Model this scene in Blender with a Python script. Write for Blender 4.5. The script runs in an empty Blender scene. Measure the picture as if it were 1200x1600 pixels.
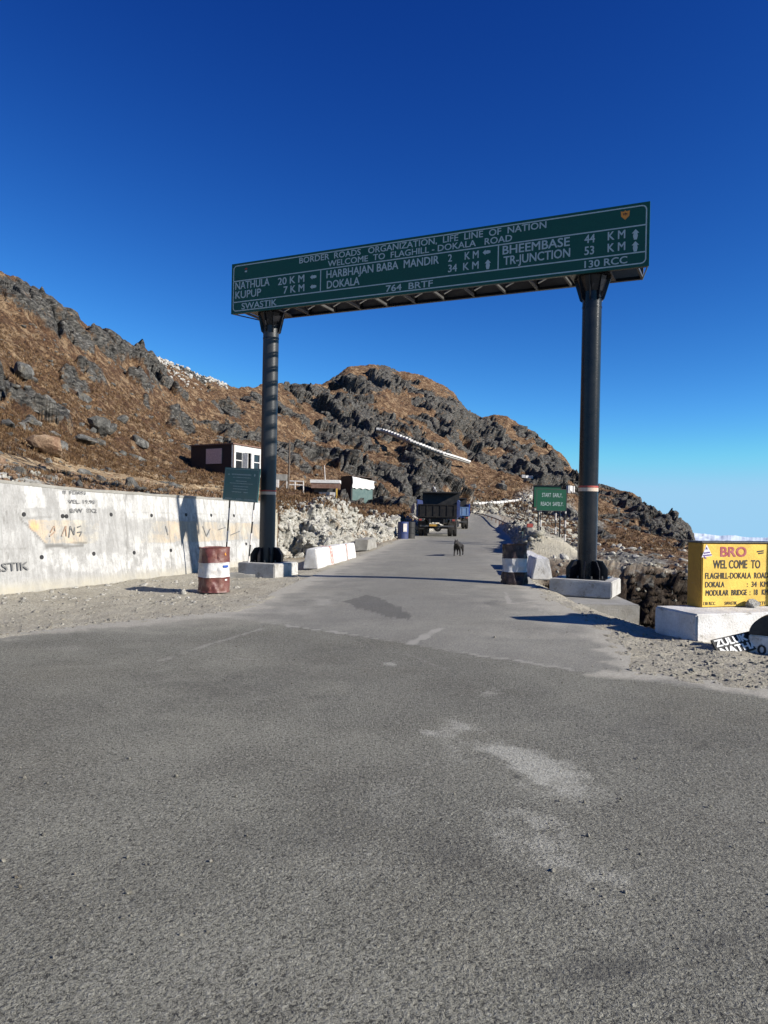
import bpy, bmesh, math, random
import numpy as np
from mathutils import Vector, Matrix
random.seed(7)
rng = np.random.default_rng(11)
C = bpy.context.scene.collection
S = bpy.context.scene
R = math.radians

# ------------------------------------------------------------------ camera
FPX, EYE = 1180.0, 1.5
pitch, roll = -math.atan(3/1180), R(1.1)
fw = Vector((0, math.cos(pitch), math.sin(pitch)))
r0 = Vector((1, 0, 0)); u0 = Vector((0, -math.sin(pitch), math.cos(pitch)))
rt = r0*math.cos(roll) + u0*math.sin(roll)
up = u0*math.cos(roll) - r0*math.sin(roll)
cam = bpy.data.cameras.new('camera'); co = bpy.data.objects.new('camera', cam); C.objects.link(co)
cam.sensor_fit = 'VERTICAL'; cam.sensor_height = 24; cam.lens = 24*FPX/1600
cam.clip_start = 0.05; cam.clip_end = 90000
co.matrix_world = Matrix(((rt.x, up.x, -fw.x, 0), (rt.y, up.y, -fw.y, 0), (rt.z, up.z, -fw.z, EYE), (0, 0, 0, 1)))
S.camera = co

# ------------------------------------------------------------------ light
SUN_AZ, SUN_EL = R(114.6), R(26.5)          # azimuth clockwise from +Y (straight ahead)
sd = Vector((math.sin(SUN_AZ)*math.cos(SUN_EL), math.cos(SUN_AZ)*math.cos(SUN_EL), math.sin(SUN_EL)))
sl = bpy.data.lights.new('sun', 'SUN'); sl.energy = 5.0; sl.angle = R(0.5); sl.color = (1, .945, .85)
so = bpy.data.objects.new('sun', sl); C.objects.link(so); so.rotation_euler = sd.to_track_quat('Z', 'Y').to_euler()
w = bpy.data.worlds.new('World'); S.world = w; w.use_nodes = True
nt = w.node_tree; bg = nt.nodes['Background']
tc = nt.nodes.new('ShaderNodeTexCoord'); sx = nt.nodes.new('ShaderNodeSeparateXYZ'); cx = nt.nodes.new('ShaderNodeCombineXYZ')
mx = nt.nodes.new('ShaderNodeMath'); mx.operation = 'MAXIMUM'; mx.inputs[1].default_value = 0.0
ad = nt.nodes.new('ShaderNodeMath'); ad.operation = 'ADD'; ad.inputs[1].default_value = 0.10
sky = nt.nodes.new('ShaderNodeTexSky'); sky.sky_type = 'NISHITA'; sky.sun_disc = False
sky.sun_elevation = SUN_EL; sky.sun_rotation = SUN_AZ; sky.altitude = 3600; sky.air_density = 1.0; sky.dust_density = 0.35; sky.ozone_density = 3.0
hs = nt.nodes.new('ShaderNodeHueSaturation'); hs.inputs['Saturation'].default_value = 1.12; hs.inputs['Hue'].default_value = 0.505
L = nt.links.new
L(tc.outputs['Generated'], sx.inputs[0]); L(sx.outputs['Z'], ad.inputs[0]); L(ad.outputs[0], mx.inputs[0])
L(sx.outputs['X'], cx.inputs[0]); L(sx.outputs['Y'], cx.inputs[1]); L(mx.outputs[0], cx.inputs[2])
L(cx.outputs[0], sky.inputs['Vector']); L(sky.outputs[0], hs.inputs['Color'])
vm1 = nt.nodes.new('ShaderNodeVectorMath'); vm1.operation = 'MULTIPLY'; vm1.inputs[1].default_value = (.137, .137, .137)
L(hs.outputs[0], vm1.inputs[0])
sp_ = nt.nodes.new('ShaderNodeSeparateXYZ'); cb_ = nt.nodes.new('ShaderNodeCombineXYZ'); L(vm1.outputs[0], sp_.inputs[0])
for k_, (ex_, mu_, cap_) in enumerate(((2.75, 235., 2.0), (2.2, 52., 3.75), (1.45, 12.9, 5.3))):      # clear high-altitude sky: red and green fall off faster overhead
    a_ = nt.nodes.new('ShaderNodeMath'); a_.operation = 'POWER'; a_.inputs[1].default_value = ex_
    b_ = nt.nodes.new('ShaderNodeMath'); b_.operation = 'MULTIPLY'; b_.inputs[1].default_value = mu_
    c_ = nt.nodes.new('ShaderNodeMath'); c_.operation = 'SMOOTH_MIN'; c_.inputs[1].default_value = cap_; c_.inputs[2].default_value = .8
    L(sp_.outputs[k_], a_.inputs[0]); L(a_.outputs[0], b_.inputs[0]); L(b_.outputs[0], c_.inputs[0]); L(c_.outputs[0], cb_.inputs[k_])
L(cb_.outputs[0], bg.inputs['Color'])
bg.inputs['Strength'].default_value = 0.10
S.view_settings.view_transform = 'Standard'; S.view_settings.look = 'None'
S.view_settings.exposure = 0.75; S.view_settings.gamma = 1.0; S.view_settings.use_curve_mapping = False
S.cycles.use_denoising = True
try: S.cycles.denoising_prefilter = 'ACCURATE'
except Exception: pass
S.cycles.max_bounces = 5; S.cycles.diffuse_bounces = 2; S.cycles.glossy_bounces = 2

# ------------------------------------------------------------------ projection helpers (photo pixel -> world point)
def ray(px, py): return fw + rt*((px-600)/FPX) + up*((800-py)/FPX)
def P(px, py, d):
    v = ray(px, py); v = v*(d/v.y); return Vector((v.x, v.y, v.z+EYE))
def G(px, py, z=0.0):
    v = ray(px, py); k = (z-EYE)/v.z; return Vector((v.x*k, v.y*k, z))
def proj(pts):
    q = np.asarray(pts, float) - np.array([0, 0, EYE])
    a = q@np.array(rt); b = q@np.array(up); c = q@np.array(fw)
    c = np.where(c < .01, .01, c)
    return 600+FPX*a/c, 800-FPX*b/c

# ------------------------------------------------------------------ numpy noise
def _h(i, j, k, s):
    n = (i.astype(np.int64)*374761393 + j.astype(np.int64)*668265263 + k.astype(np.int64)*2147483647//7 + s*1274126177) & 0xffffffff
    n = ((n ^ (n >> 13))*1274126177) & 0xffffffff
    n = ((n ^ (n >> 15))*2246822519) & 0xffffffff
    return ((n ^ (n >> 16)) & 0xffffff)/float(0xffffff)
def vn(x, y, z, s=0):
    xi, yi, zi = np.floor(x), np.floor(y), np.floor(z)
    fx, fy, fz = x-xi, y-yi, z-zi
    fx, fy, fz = [t*t*(3-2*t) for t in (fx, fy, fz)]
    o = 0
    for a in (0, 1):
        for b in (0, 1):
            for c in (0, 1):
                o = o + _h(xi+a, yi+b, zi+c, s)*(fx if a else 1-fx)*(fy if b else 1-fy)*(fz if c else 1-fz)
    return o*2-1
def fbm(x, y, z, oct=4, s=0, g=.5):
    a, o, t = 1., 0, 0
    for i in range(oct):
        o = o + a*vn(x, y, z, s+i*17); t += a; a *= g; x, y, z = x*2.03+11, y*2.03+5, z*2.03+7
    return o/t
def facets(u, v, s, tilt=.9):
    """angular blocks: per voronoi cell a random height and a random slope; returns height, edge distance"""
    ui, vi = np.floor(u), np.floor(v)
    b1 = np.full(u.shape, 9.); b2 = b1.copy(); h = np.zeros(u.shape); zz = np.zeros(u.shape)
    for a in (-1, 0, 1):
        for b in (-1, 0, 1):
            ci, cj = ui+a, vi+b
            px = ci+_h(ci, cj, zz, s); py = cj+_h(ci, cj, zz, s+1)
            dx, dy = u-px, v-py; d = dx*dx+dy*dy
            hh = (_h(ci, cj, zz, s+2)-.5)*1.3 + tilt*((_h(ci, cj, zz, s+3)-.5)*2*dx + (_h(ci, cj, zz, s+4)-.5)*2*dy)
            nb = d < b1
            b2 = np.where(nb, b1, np.minimum(b2, d)); h = np.where(nb, hh, h); b1 = np.where(nb, d, b1)
    return h, np.sqrt(b2)-np.sqrt(b1)
def sm(x, a, b):
    t = np.clip((x-a)/(b-a), 0, 1); return t*t*(3-2*t)

# ------------------------------------------------------------------ materials
def mat(name):
    m = bpy.data.materials.new(name); m.use_nodes = True
    return m, m.node_tree, m.node_tree.nodes['Principled BSDF']
class N:
    def __init__(s, nt): s.t = nt
    def __call__(s, typ, ins=None, **kw):
        n = s.t.nodes.new('ShaderNode'+typ)
        for k, v in kw.items(): setattr(n, k, v)
        for k, v in (ins or {}).items():
            i = n.inputs[k]
            if isinstance(v, bpy.types.NodeSocket): s.t.links.new(v, i)
            else: i.default_value = v
        return n
    def pos(s): return s('NewGeometry').outputs['Position']
    def obj(s): return s('TexCoord').outputs['Object']
    def noise(s, vec, sc, det=5, rough=.6, dist=0):
        return s('TexNoise', {'Vector': vec, 'Scale': sc, 'Detail': det, 'Roughness': rough, 'Distortion': dist}).outputs[0]
    def ramp(s, f, pts):
        n = s('ValToRGB', {'Fac': f}); cr = n.color_ramp
        while len(cr.elements) < len(pts): cr.elements.new(.5)
        for e, (p, c) in zip(cr.elements, pts):
            e.position = p; e.color = (c, c, c, 1) if isinstance(c, (int, float)) else (*c, 1)
        return n.outputs[0]
    def mix(s, f, a, b, bt='MIX'):
        n = s('Mix', data_type='RGBA', blend_type=bt)
        for i, v in ((0, f), (6, a), (7, b)):
            if isinstance(v, bpy.types.NodeSocket): s.t.links.new(v, n.inputs[i])
            else: n.inputs[i].default_value = (*v, 1) if isinstance(v, tuple) and len(v) == 3 else v
        return n.outputs[2]
    def math(s, op, a, b=0., clamp=False):
        n = s('Math', {0: a, 1: b}, operation=op, use_clamp=clamp); return n.outputs[0]
    def attr(s, name): return s('Attribute', attribute_name=name).outputs['Fac']
    def bump(s, h, dist, strength=1., normal=None):
        d = {'Height': h, 'Distance': dist, 'Strength': strength}
        if normal: d['Normal'] = normal
        return s('Bump', d).outputs[0]
def link(nt, a, b): nt.links.new(a, b)

def paint(name, col, dirt=(.22, .19, .15), amount=.45, rough=.6, scale=3., bump=.004, metal=0., chips=None, spec=.4, grain=40):
    """painted or plain hard surface with grime, fine grain and optional chipped paint"""
    m, t, b = mat(name); n = N(t); o = n.obj()
    big = n.noise(o, scale, 6, .65); fine = n.noise(o, grain, 4, .6)
    c = n.mix(n.math('MULTIPLY', n.ramp(big, [(.42, 0.), (.68, 1.)]), amount), col, dirt)
    c = n.mix(n.ramp(fine, [(.3, .45), (.7, 0.)]), c, tuple(x*.55 for x in col))
    if chips:
        c = n.mix(n.ramp(n.noise(o, scale*2.3, 8, .75), [(chips[1], 0.), (chips[1]+.03, 1.)]), c, chips[0])
    link(t, c, b.inputs['Base Color'])
    b.inputs['Roughness'].default_value = rough; b.inputs['Metallic'].default_value = metal
    b.inputs['Specular IOR Level'].default_value = spec
    link(t, n.bump(n.math('ADD', fine, big), bump), b.inputs['Normal'])
    return m

# terrain: colour follows place (rock, cut rock, soil, grass, gully depth), read from vertex masks
def terrain_mat():
    m, t, b = mat('hillside'); n = N(t); p = n.pos()
    n1 = n.noise(p, .35, 6, .7); n2 = n.noise(p, 3.2, 8, .72); n3 = n.noise(p, 22, 6, .7)
    g = n.ramp(n2, [(.36, (.020, .013, .009)), (.45, (.090, .052, .030)), (.54, (.185, .108, .058)), (.64, (.40, .27, .15))])
    g = n.mix(n.ramp(n1, [(.40, 0.), (.62, .75)]), g, n.ramp(n2, [(.3, (.02, .013, .009)), (.5, (.075, .038, .024)), (.7, (.16, .085, .05))]))
    g = n.mix(n.ramp(n3, [(.40, .8), (.55, 0.)]), g, (.03, .018, .012))
    g = n.mix(n.ramp(n.noise(p, .8, 7, .75, .5), [(.50, 0.), (.60, .75)]), g, n.ramp(n3, [(.35, (.13, .085, .05)), (.6, (.43, .31, .19))]))
    g = n.mix(n.ramp(n.noise(p, 6.5, 6, .8), [(.38, .85), (.46, 0.)]), g, (.018, .012, .009))
    vs = n('VectorMath', {0: p, 1: (1.6, 1.6, 4.5)}, operation='MULTIPLY').outputs[0]
    r2 = n.noise(vs, 1.1, 9, .75, .6)
    r = n.ramp(r2, [(.38, (.010, .010, .011)), (.46, (.042, .041, .039)), (.55, (.108, .103, .094)), (.68, (.26, .25, .23))])
    r = n.mix(n.ramp(n3, [(.36, .55), (.5, 0.)]), r, (.02, .02, .02))
    r = n.mix(n.ramp(n.noise(p, 1.3, 5), [(.55, 0.), (.7, .55)]), r, (.16, .10, .055))
    c = n.mix(n.ramp(n.math('ADD', n.attr('rock'), n.math('MULTIPLY', n.math('SUBTRACT', n2, .5), 1.9)), [(.42, 0.), (.58, 1.)]), g, r)
    so_ = n.ramp(n2, [(.36, (.12, .075, .042)), (.47, (.32, .22, .125)), (.62, (.50, .40, .27))])
    c = n.mix(n.ramp(n.math('ADD', n.attr('soil'), n.math('MULTIPLY', n.math('SUBTRACT', n2, .5), 1.2)), [(.42, 0.), (.6, 1.)]), c, so_)
    pr = n.ramp(r2, [(.33, (.13, .12, .10)), (.45, (.38, .365, .32)), (.58, (.58, .565, .52)), (.72, (.72, .71, .66))])
    pr = n.mix(n.ramp(n.noise(p, .9, 6, .7), [(.52, 0.), (.68, .8)]), pr, (.30, .19, .095))
    pr = n.mix(n.ramp(n3, [(.34, .6), (.48, 0.)]), pr, (.12, .11, .095))
    c = n.mix(n.ramp(n.math('ADD', n.attr('pale'), n.math('MULTIPLY', n.math('SUBTRACT', n2, .5), 1.0)), [(.42, 0.), (.6, 1.)]), c, pr)
    gp = n.ramp(n.noise(p, 34, 5, .75), [(.3, (.24, .215, .17)), (.5, (.44, .405, .325)), (.7, (.58, .54, .45))])
    gp = n.mix(n.ramp(n.noise(p, 1.1, 5, .6), [(.4, 0.), (.65, .6)]), gp, (.36, .325, .25))
    gp = n.mix(n.ramp(n.noise(p, 75, 3, .7), [(.33, .7), (.44, 0.)]), gp, (.07, .063, .05))
    c = n.mix(n.attr('gravel'), c, gp)
    gr = n.ramp(n2, [(.35, (.07, .065, .058)), (.55, (.20, .19, .17)), (.7, (.34, .33, .30))])
    c = n.mix(n.ramp(n.math('ADD', n.attr('scree'), n.math('MULTIPLY', n.math('SUBTRACT', n2, .5), 1.0)), [(.42, 0.), (.6, 1.)]), c, gr)
    c = n.mix(n.math('MULTIPLY', n.attr('gully_dark'), .85), c, n.ramp(n2, [(.35, (.012, .010, .008)), (.55, (.035, .026, .02)), (.7, (.09, .07, .05))]))
    link(t, c, b.inputs['Base Color']); b.inputs['Roughness'].default_value = .95; b.inputs['Specular IOR Level'].default_value = .15
    far = n.math('SUBTRACT', 1., n.attr('gravel'))
    bb = n.bump(n.math('ADD', n.math('MULTIPLY', n2, far), n.math('MULTIPLY', n3, .22)), .35, .8)
    bb = n.bump(n.noise(p, 60, 4, .7), .012, .8, bb)
    link(t, bb, b.inputs['Normal'])
    return m
M_TER = terrain_mat()

def asphalt_mat():
    m, t, b = mat('asphalt'); n = N(t); p = n.pos()
    big = n.noise(p, .22, 5, .6); mid = n.noise(p, 2.1, 6, .7)
    ag = n('TexVoronoi', {'Vector': p, 'Scale': 62., 'Randomness': 1.}).outputs['Distance']
    fi = n.noise(p, 95, 4, .75, .8)
    fi2 = n.noise(p, 34, 3, .8, 1.2); pit = n.noise(p, 58, 3, .75, .9)
    c = n.ramp(mid, [(.28, (.215, .208, .182)), (.5, (.265, .257, .225)), (.75, (.31, .30, .26))])
    c = n.mix(n.ramp(big, [(.42, 0.), (.56, .8)]), c, (.195, .188, .172))
    c = n.mix(n.ramp(n.noise(p, .9, 6, .7, .5), [(.5, 0.), (.62, .5)]), c, (.175, .165, .145))
    c = n.mix(n.ramp(n.noise(p, .55, 4, .6), [(.52, 0.), (.68, .45)]), c, (.23, .215, .18))
    c = n.mix(n.ramp(fi, [(.36, .95), (.46, 0.)]), c, (.022, .022, .021))
    c = n.mix(n.ramp(pit, [(.39, .85), (.46, 0.)]), c, (.04, .038, .036))
    c = n.mix(n.ramp(pit, [(.55, 0.), (.65, .75)]), c, (.42, .41, .37))
    c = n.mix(n.ramp(n.noise(p, 150, 2, .8, 1.), [(.36, .8), (.44, 0.)]), c, (.03, .03, .028))
    c = n.mix(n.ramp(fi2, [(.55, 0.), (.70, .8)]), c, (.30, .29, .26))
    c = n.mix(n.ramp(n('TexVoronoi', {'Vector': p, 'Scale': 9., 'Randomness': 1.}).outputs['Distance'], [(.055, .8), (.075, 0.)]), c, (.36, .35, .32))
    sp = n.ramp(n.math('ADD', n.attr('pale'), n.math('MULTIPLY', n.math('SUBTRACT', n.math('ADD', n.math('MULTIPLY', fi2, .5), n.math('MULTIPLY', fi, .5)), .5), 3.2)), [(.25, 0.), (1.1, 1.)])
    c = n.mix(n.math('MULTIPLY', sp, .8), c, (.50, .49, .46))
    c = n.mix(1., c, n.ramp(n.attr('slab'), [(0., (.83, .825, .765)), (1., (1.0, .985, .925))]), 'MULTIPLY')
    c = n.mix(n.math('MULTIPLY', n.attr('slab'), .35), c, n.ramp(mid, [(.35, (.175, .17, .155)), (.65, (.215, .208, .188))]))
    c = n.mix(n.math('MULTIPLY', n.attr('dark'), .62), c, (.042, .040, .038))
    c = n.mix(n.ramp(n.math('ADD', n.attr('joint'), n.math('MULTIPLY', n.math('SUBTRACT', fi2, .5), 1.)), [(.35, 0.), (.8, .9)]), c, (.30, .285, .25))
    c = n.mix(n.attr('dust'), c, n.ramp(fi2, [(.35, (.28, .262, .22)), (.65, (.46, .43, .36))]))
    link(t, c, b.inputs['Base Color']); b.inputs['Roughness'].default_value = .86; b.inputs['Specular IOR Level'].default_value = .25
    h = n.math('ADD', n.math('MULTIPLY', fi, .5), n.math('MULTIPLY', fi2, 1.1))
    h = n.math('SUBTRACT', n.math('ADD', h, n.math('MULTIPLY', pit, 1.3)), n.math('MULTIPLY', ag, .5))
    smooth = n.ramp(n.noise(p, .45, 4, .6), [(.35, .35), (.6, 1.)])
    smooth = n.math('MULTIPLY', smooth, n.math('SUBTRACT', 1., n.math('MULTIPLY', n.attr('slab'), .5)))
    bu = n('Bump', {'Height': h, 'Distance': .011, 'Strength': smooth}).outputs[0]
    link(t, bu, b.inputs['Normal'])
    return m
M_ASP = asphalt_mat()

M = dict(
    steel_dark=paint('blue_black_paint', (.008, .009, .013), (.035, .033, .032), .5, .24, 2.5, .002, spec=.32),
    steel_column=paint('grey_black_paint', (.026, .028, .031), (.02, .02, .02), .4, .36, 2.5, .002, spec=.4),  # left column only, greyer than the right one
    steel_grey=paint('grey_paint', (.075, .075, .075), (.03, .028, .025), .6, .5, 2.5, .003),
    sheet_grey=paint('grey_sheet', (.16, .155, .145), (.06, .05, .04), .6, .6, 1.5, .003),
    sunlit_metal=paint('sunlit_angle_iron', (.62, .61, .58), (.3, .27, .22), .4, .5),  # near-white colour makes the truss braces look sunlit
    sign_green=paint('sign_green', (.008, .075, .052), (.012, .06, .045), .5, .5, 1.5, .0005, spec=.3),
    sign_green2=paint('board_green', (.010, .085, .045), (.02, .06, .04), .5, .5, 2., .0005, spec=.3),
    sign_teal=paint('board_teal', (.030, .125, .125), (.06, .12, .12), .6, .45, 4., .0008),
    letter=paint('lettering', (.42, .50, .50), (.3, .36, .36), .35, .6, 6., .0002),
    letter_black=paint('black_lettering', (.02, .018, .02), (.08, .06, .04), .4, .6, 8., .0003),
    letter_red=paint('red_lettering', (.30, .045, .06), (.45, .2, .2), .6, .6, 9., .0003),
    white=paint('whitewash', (.66, .65, .64), (.36, .33, .28), .7, .85, 3.2, .008, chips=((.33, .31, .28), .585)),
    letter_white=paint('white_lettering', (.78, .78, .76), (.5, .48, .44), .4, .7, 6., .0004),
    old_white=paint('worn_whitewash', (.47, .46, .44), (.24, .22, .19), .8, .9, 3., .008, chips=((.25, .235, .205), .56)),
    concrete=paint('concrete', (.30, .29, .265), (.16, .145, .12), .7, .9, 2.2, .008),
    yellow=paint('yellow_paint', (.72, .48, .085), (.33, .19, .04), .5, .75, 3.0, .004, chips=((.42, .33, .16), .66)),
    yellow_dk=paint('yellow_paint_dark', (.50, .27, .035), (.25, .12, .03), .6, .8, 2.2, .004, chips=((.30, .2, .1), .64)),  # darker than the front panel; board slab and number plates
    black=paint('black_paint', (.014, .014, .015), (.06, .055, .05), .6, .6, 3., .002),
    red=paint('red_paint', (.34, .045, .035), (.3, .15, .1), .5, .6, 4., .002),
    maroon=paint('maroon_paint', (.115, .028, .024), (.20, .11, .08), .7, .5, 5., .004, chips=((.24, .17, .13), .66), spec=.55),
    maroon_dk=paint('maroon_black_paint', (.016, .008, .008), (.12, .08, .07), .7, .55, 5., .004, chips=((.2, .14, .12), .66)),
    barrel_white=paint('barrel_white', (.58, .57, .56), (.3, .26, .22), .6, .6, 5., .004, chips=((.2, .12, .1), .65)),
    orange=paint('orange_paint', (.7, .25, .03), (.4, .2, .1), .4),
    blue=paint('blue_paint', (.02, .07, .32), (.1, .12, .2), .6, .5, 3., .002),
    ltblue=paint('light_blue_paint', (.10, .19, .36), (.3, .34, .4), .6, .5, 4., .002),
    bluegrey=paint('drum_blue', (.03, .05, .16), (.08, .07, .07), .6, .5),
    rubber=paint('rubber', (.018, .017, .017), (.10, .09, .075), .7, .9, 6., .004),
    rust=paint('rusty_metal', (.16, .085, .06), (.30, .22, .18), .7, .8, 4., .004),
    wood=paint('old_wood', (.10, .07, .05), (.2, .17, .14), .6, .9, 5., .004),
    dark_wall=paint('dark_hut_wall', (.055, .038, .032), (.07, .045, .035), .7, .9, 2., .01),
    plywood=paint('chipboard', (.85, .62, .54), (.5, .30, .24), .8, .8, 14., .004, grain=25),  # colour raised so the board looks sunlit on the shaded side wall
    glass=paint('dark_glass', (.012, .014, .016), (.03, .03, .03), .3, .12, 3., .0003, spec=.8),
    rust_chip=paint('rust_chip', (.10, .04, .02), (.05, .03, .02), .6, .9, 9, .001),
    teal=paint('teal_sheet', (.07, .115, .11), (.15, .2, .18), .6, .6, 3., .004),
    tarp=paint('white_tarpaulin', (.72, .71, .69), (.35, .33, .3), .5, .7, 2., .03),
    fur=paint('black_fur', (.012, .010, .009), (.035, .028, .022), .6, .75, 14., .01),
    metal_band=paint('silver_band', (.55, .42, .32), (.5, .48, .44), .5, .35, 6., .001),
    snow=paint('far_snow', (.62, .69, .78), (.50, .60, .74), .6, .9, .00035, .0),
)
def rock_mat(name, a, b_, c_, lich=(.2, .16, .1)):
    m, t, b = mat(name); n = N(t); p = n.pos()
    f = n.noise(p, 2.6, 9, .75, .5); g = n.noise(p, 30, 5, .7)
    c = n.ramp(f, [(.32, a), (.52, b_), (.72, c_)])
    c = n.mix(n.ramp(g, [(.36, .7), (.5, 0.)]), c, tuple(x*.6 for x in a))
    c = n.mix(n.ramp(n.noise(p, 1.2, 5), [(.56, 0.), (.7, .6)]), c, lich)
    link(t, c, b.inputs['Base Color']); b.inputs['Roughness'].default_value = .95; b.inputs['Specular IOR Level'].default_value = .15
    link(t, n.bump(n.math('ADD', f, n.math('MULTIPLY', g, .25)), .12), b.inputs['Normal'])
    return m
M['rock_grey'] = rock_mat('grey_rock', (.025, .025, .025), (.12, .118, .11), (.30, .29, .265))
M['rock_pale'] = rock_mat('pale_rock', (.18, .17, .145), (.45, .43, .38), (.66, .64, .59), (.33, .22, .12))
M['rock_tan'] = rock_mat('tan_rock', (.10, .06, .04), (.28, .19, .125), (.42, .33, .23), (.12, .05, .035))
M['rock_white'] = rock_mat('white_rock', (.25, .24, .22), (.50, .49, .46), (.66, .65, .62), (.4, .35, .28))
M['rock_pale_bright'] = rock_mat('bleached_rock', (.22, .21, .19), (.44, .43, .40), (.60, .59, .56), (.3, .26, .2))
M['stone_grey'] = rock_mat('stone_chips', (.16, .15, .125), (.36, .34, .285), (.54, .51, .44), (.2, .15, .1))

# ------------------------------------------------------------------ object helpers
def tag(o, label=None, cat=None, group=None, kind=None):
    if label: o['label'] = label
    if cat: o['category'] = cat
    if group: o['group'] = group
    if kind: o['kind'] = kind
    return o
def thing(name, label, cat, loc=(0, 0, 0), rz=0., group=None):
    o = bpy.data.objects.new(name, None); C.objects.link(o); o.location = loc; o.rotation_euler = (0, 0, rz)
    o.empty_display_size = .1
    return tag(o, label, cat, group)
def link_mesh(name, me, parent=None, loc=None, rot=None):
    o = bpy.data.objects.new(name, me); C.objects.link(o)
    if parent: o.parent = parent
    if loc is not None: o.location = loc
    if rot is not None: o.rotation_euler = rot
    return o
def copy_tree(o, parent=None):
    c = o.copy(); C.objects.link(c)
    if parent: c.parent = parent
    for ch in list(o.children): copy_tree(ch, c)
    return c
class MB:
    def __init__(s): s.b = bmesh.new()
    def box(s, c, size, rot=None, bev=0.):
        r = bmesh.ops.create_cube(s.b, size=1.0)
        vs = r['verts']
        for v in vs: v.co = Vector((v.co.x*size[0], v.co.y*size[1], v.co.z*size[2]))
        if bev:
            es = list({e for v in vs for e in v.link_edges})
            r = bmesh.ops.bevel(s.b, geom=es, offset=bev, segments=2, affect='EDGES', clamp_overlap=True)
            vs = list({v for f in r['faces'] for v in f.verts})
            vs = s._island(vs[0])
        mt = Matrix.Translation(Vector(c)) @ (rot.to_4x4() if rot else Matrix())
        for v in vs: v.co = mt @ v.co
        return s
    def _island(s, v0):
        seen = {v0}; st = [v0]
        while st:
            v = st.pop()
            for e in v.link_edges:
                o = e.other_vert(v)
                if o not in seen: seen.add(o); st.append(o)
        return list(seen)
    def tube(s, pts, rad, seg=12, caps=True):
        pts = [Vector(p) for p in pts]; n = len(pts)
        rads = rad if isinstance(rad, (list, tuple)) else [rad]*n
        rings = []; pu = None
        for i, p in enumerate(pts):
            d = (pts[min(i+1, n-1)]-pts[max(i-1, 0)]).normalized()
            u = (pu - d*pu.dot(d)) if pu else d.orthogonal()
            u.normalize(); pu = u; v = d.cross(u)
            rings.append([s.b.verts.new(p+(u*math.cos(a)+v*math.sin(a))*rads[i]) for a in [2*math.pi*k/seg for k in range(seg)]])
        for a, b in zip(rings, rings[1:]):
            for k in range(seg): s.b.faces.new((a[k], a[(k+1) % seg], b[(k+1) % seg], b[k]))
        if caps: s.b.faces.new(rings[0][::-1]); s.b.faces.new(rings[-1])
        return s
    def prism(s, poly, y0, y1, axes='xz'):
        """extrude a 2D outline: axes 'xz' extrudes along y, 'xy' along z, 'yz' along x"""
        def mk(a, b, t): return {'xz': (a, t, b), 'xy': (a, b, t), 'yz': (t, a, b)}[axes]
        A = [s.b.verts.new(mk(a, b, y0)) for a, b in poly]; B = [s.b.verts.new(mk(a, b, y1)) for a, b in poly]
        s.b.faces.new(A); s.b.faces.new(B[::-1])
        for k in range(len(poly)):
            j = (k+1) % len(poly); s.b.faces.new((A[k], B[k], B[j], A[j]))
        return s
    def rough(s, amp, freq=3., cuts=0, seed=0):
        if cuts: bmesh.ops.subdivide_edges(s.b, edges=s.b.edges[:], cuts=cuts, use_grid_fill=True)
        a = np.array([v.co[:] for v in s.b.verts])
        for k in range(3):
            d = fbm(a[:, 0]*freq+k*31.7, a[:, 1]*freq+seed*7.1, a[:, 2]*freq, 3, seed+k*5)*amp
            for v, q in zip(s.b.verts, d): v.co[k] += q
        return s
    def build(s, name, m, parent=None, smooth=False, loc=None, rot=None):
        bmesh.ops.recalc_face_normals(s.b, faces=s.b.faces[:])
        me = bpy.data.meshes.new(name); s.b.to_mesh(me); s.b.free()
        for q in (m if isinstance(m, (list, tuple)) else [m]): me.materials.append(q)
        if smooth:
            me.polygons.foreach_set('use_smooth', [True]*len(me.polygons))
            me.set_sharp_from_angle(angle=R(35))
        return link_mesh(name, me, parent, loc, rot)
def grid_obj(name, pts, nu, nv, m, keep=None, attrs=None):
    """pts (nu*nv,3) laid out index = i*nv+j"""
    i, j = np.meshgrid(np.arange(nu-1), np.arange(nv-1), indexing='ij')
    a = (i*nv+j).ravel(); q = np.stack([a, a+nv, a+nv+1, a+1], 1)
    if keep is not None: q = q[keep[q].any(1)]
    used = np.unique(q); remap = np.full(len(pts), -1); remap[used] = np.arange(len(used)); q = remap[q]
    me = bpy.data.meshes.new(name); me.vertices.add(len(used)); me.vertices.foreach_set('co', pts[used].astype(np.float32).ravel())
    me.loops.add(q.size); me.loops.foreach_set('vertex_index', q.astype(np.int32).ravel())
    me.polygons.add(len(q)); me.polygons.foreach_set('loop_start', (np.arange(len(q))*4).astype(np.int32))
    me.update(calc_edges=True)
    for k, v in (attrs or {}).items():
        at = me.attributes.new(k, 'FLOAT', 'POINT'); at.data.foreach_set('value', v[used].astype(np.float32))
    me.materials.append(m)
    return link_mesh(name, me)

# ------------------------------------------------------------------ road plan
def gl(l, z=0.): return [tuple(G(x, y, z)[:2]) for x, y in l]
left_edge = gl([(0, 1000), (150, 978), (260, 966), (350, 957)], -.04)+gl([(400, 945), (440, 926), (480, 908), (520, 891), (556, 876)], -.08)+gl([(600, 856), (628, 844)])
right_edge = gl([(1200, 1080), (1060, 1063), (955, 1050), (962, 1022), (935, 985), (880, 955), (850, 938), (828, 920), (818, 905), (806, 880), (800, 862), (796, 842)])
road_poly = ([(-60, 2.0), (-14, 5.2), (-8, 7.0)] + left_edge + [(1.9, 47), (3.6, 58), (6.6, 70), (9.3, 85), (11.0, 100), (10.2, 118), (4, 128)]
             + [(7, 137), (14.5, 124), (15.3, 104), (13.9, 90), (11.6, 77), (9.4, 60)] + right_edge[::-1] + [(9, 7.2), (60, 5.0), (60, -12), (-60, -12)])
RP = np.array(road_poly)
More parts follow.
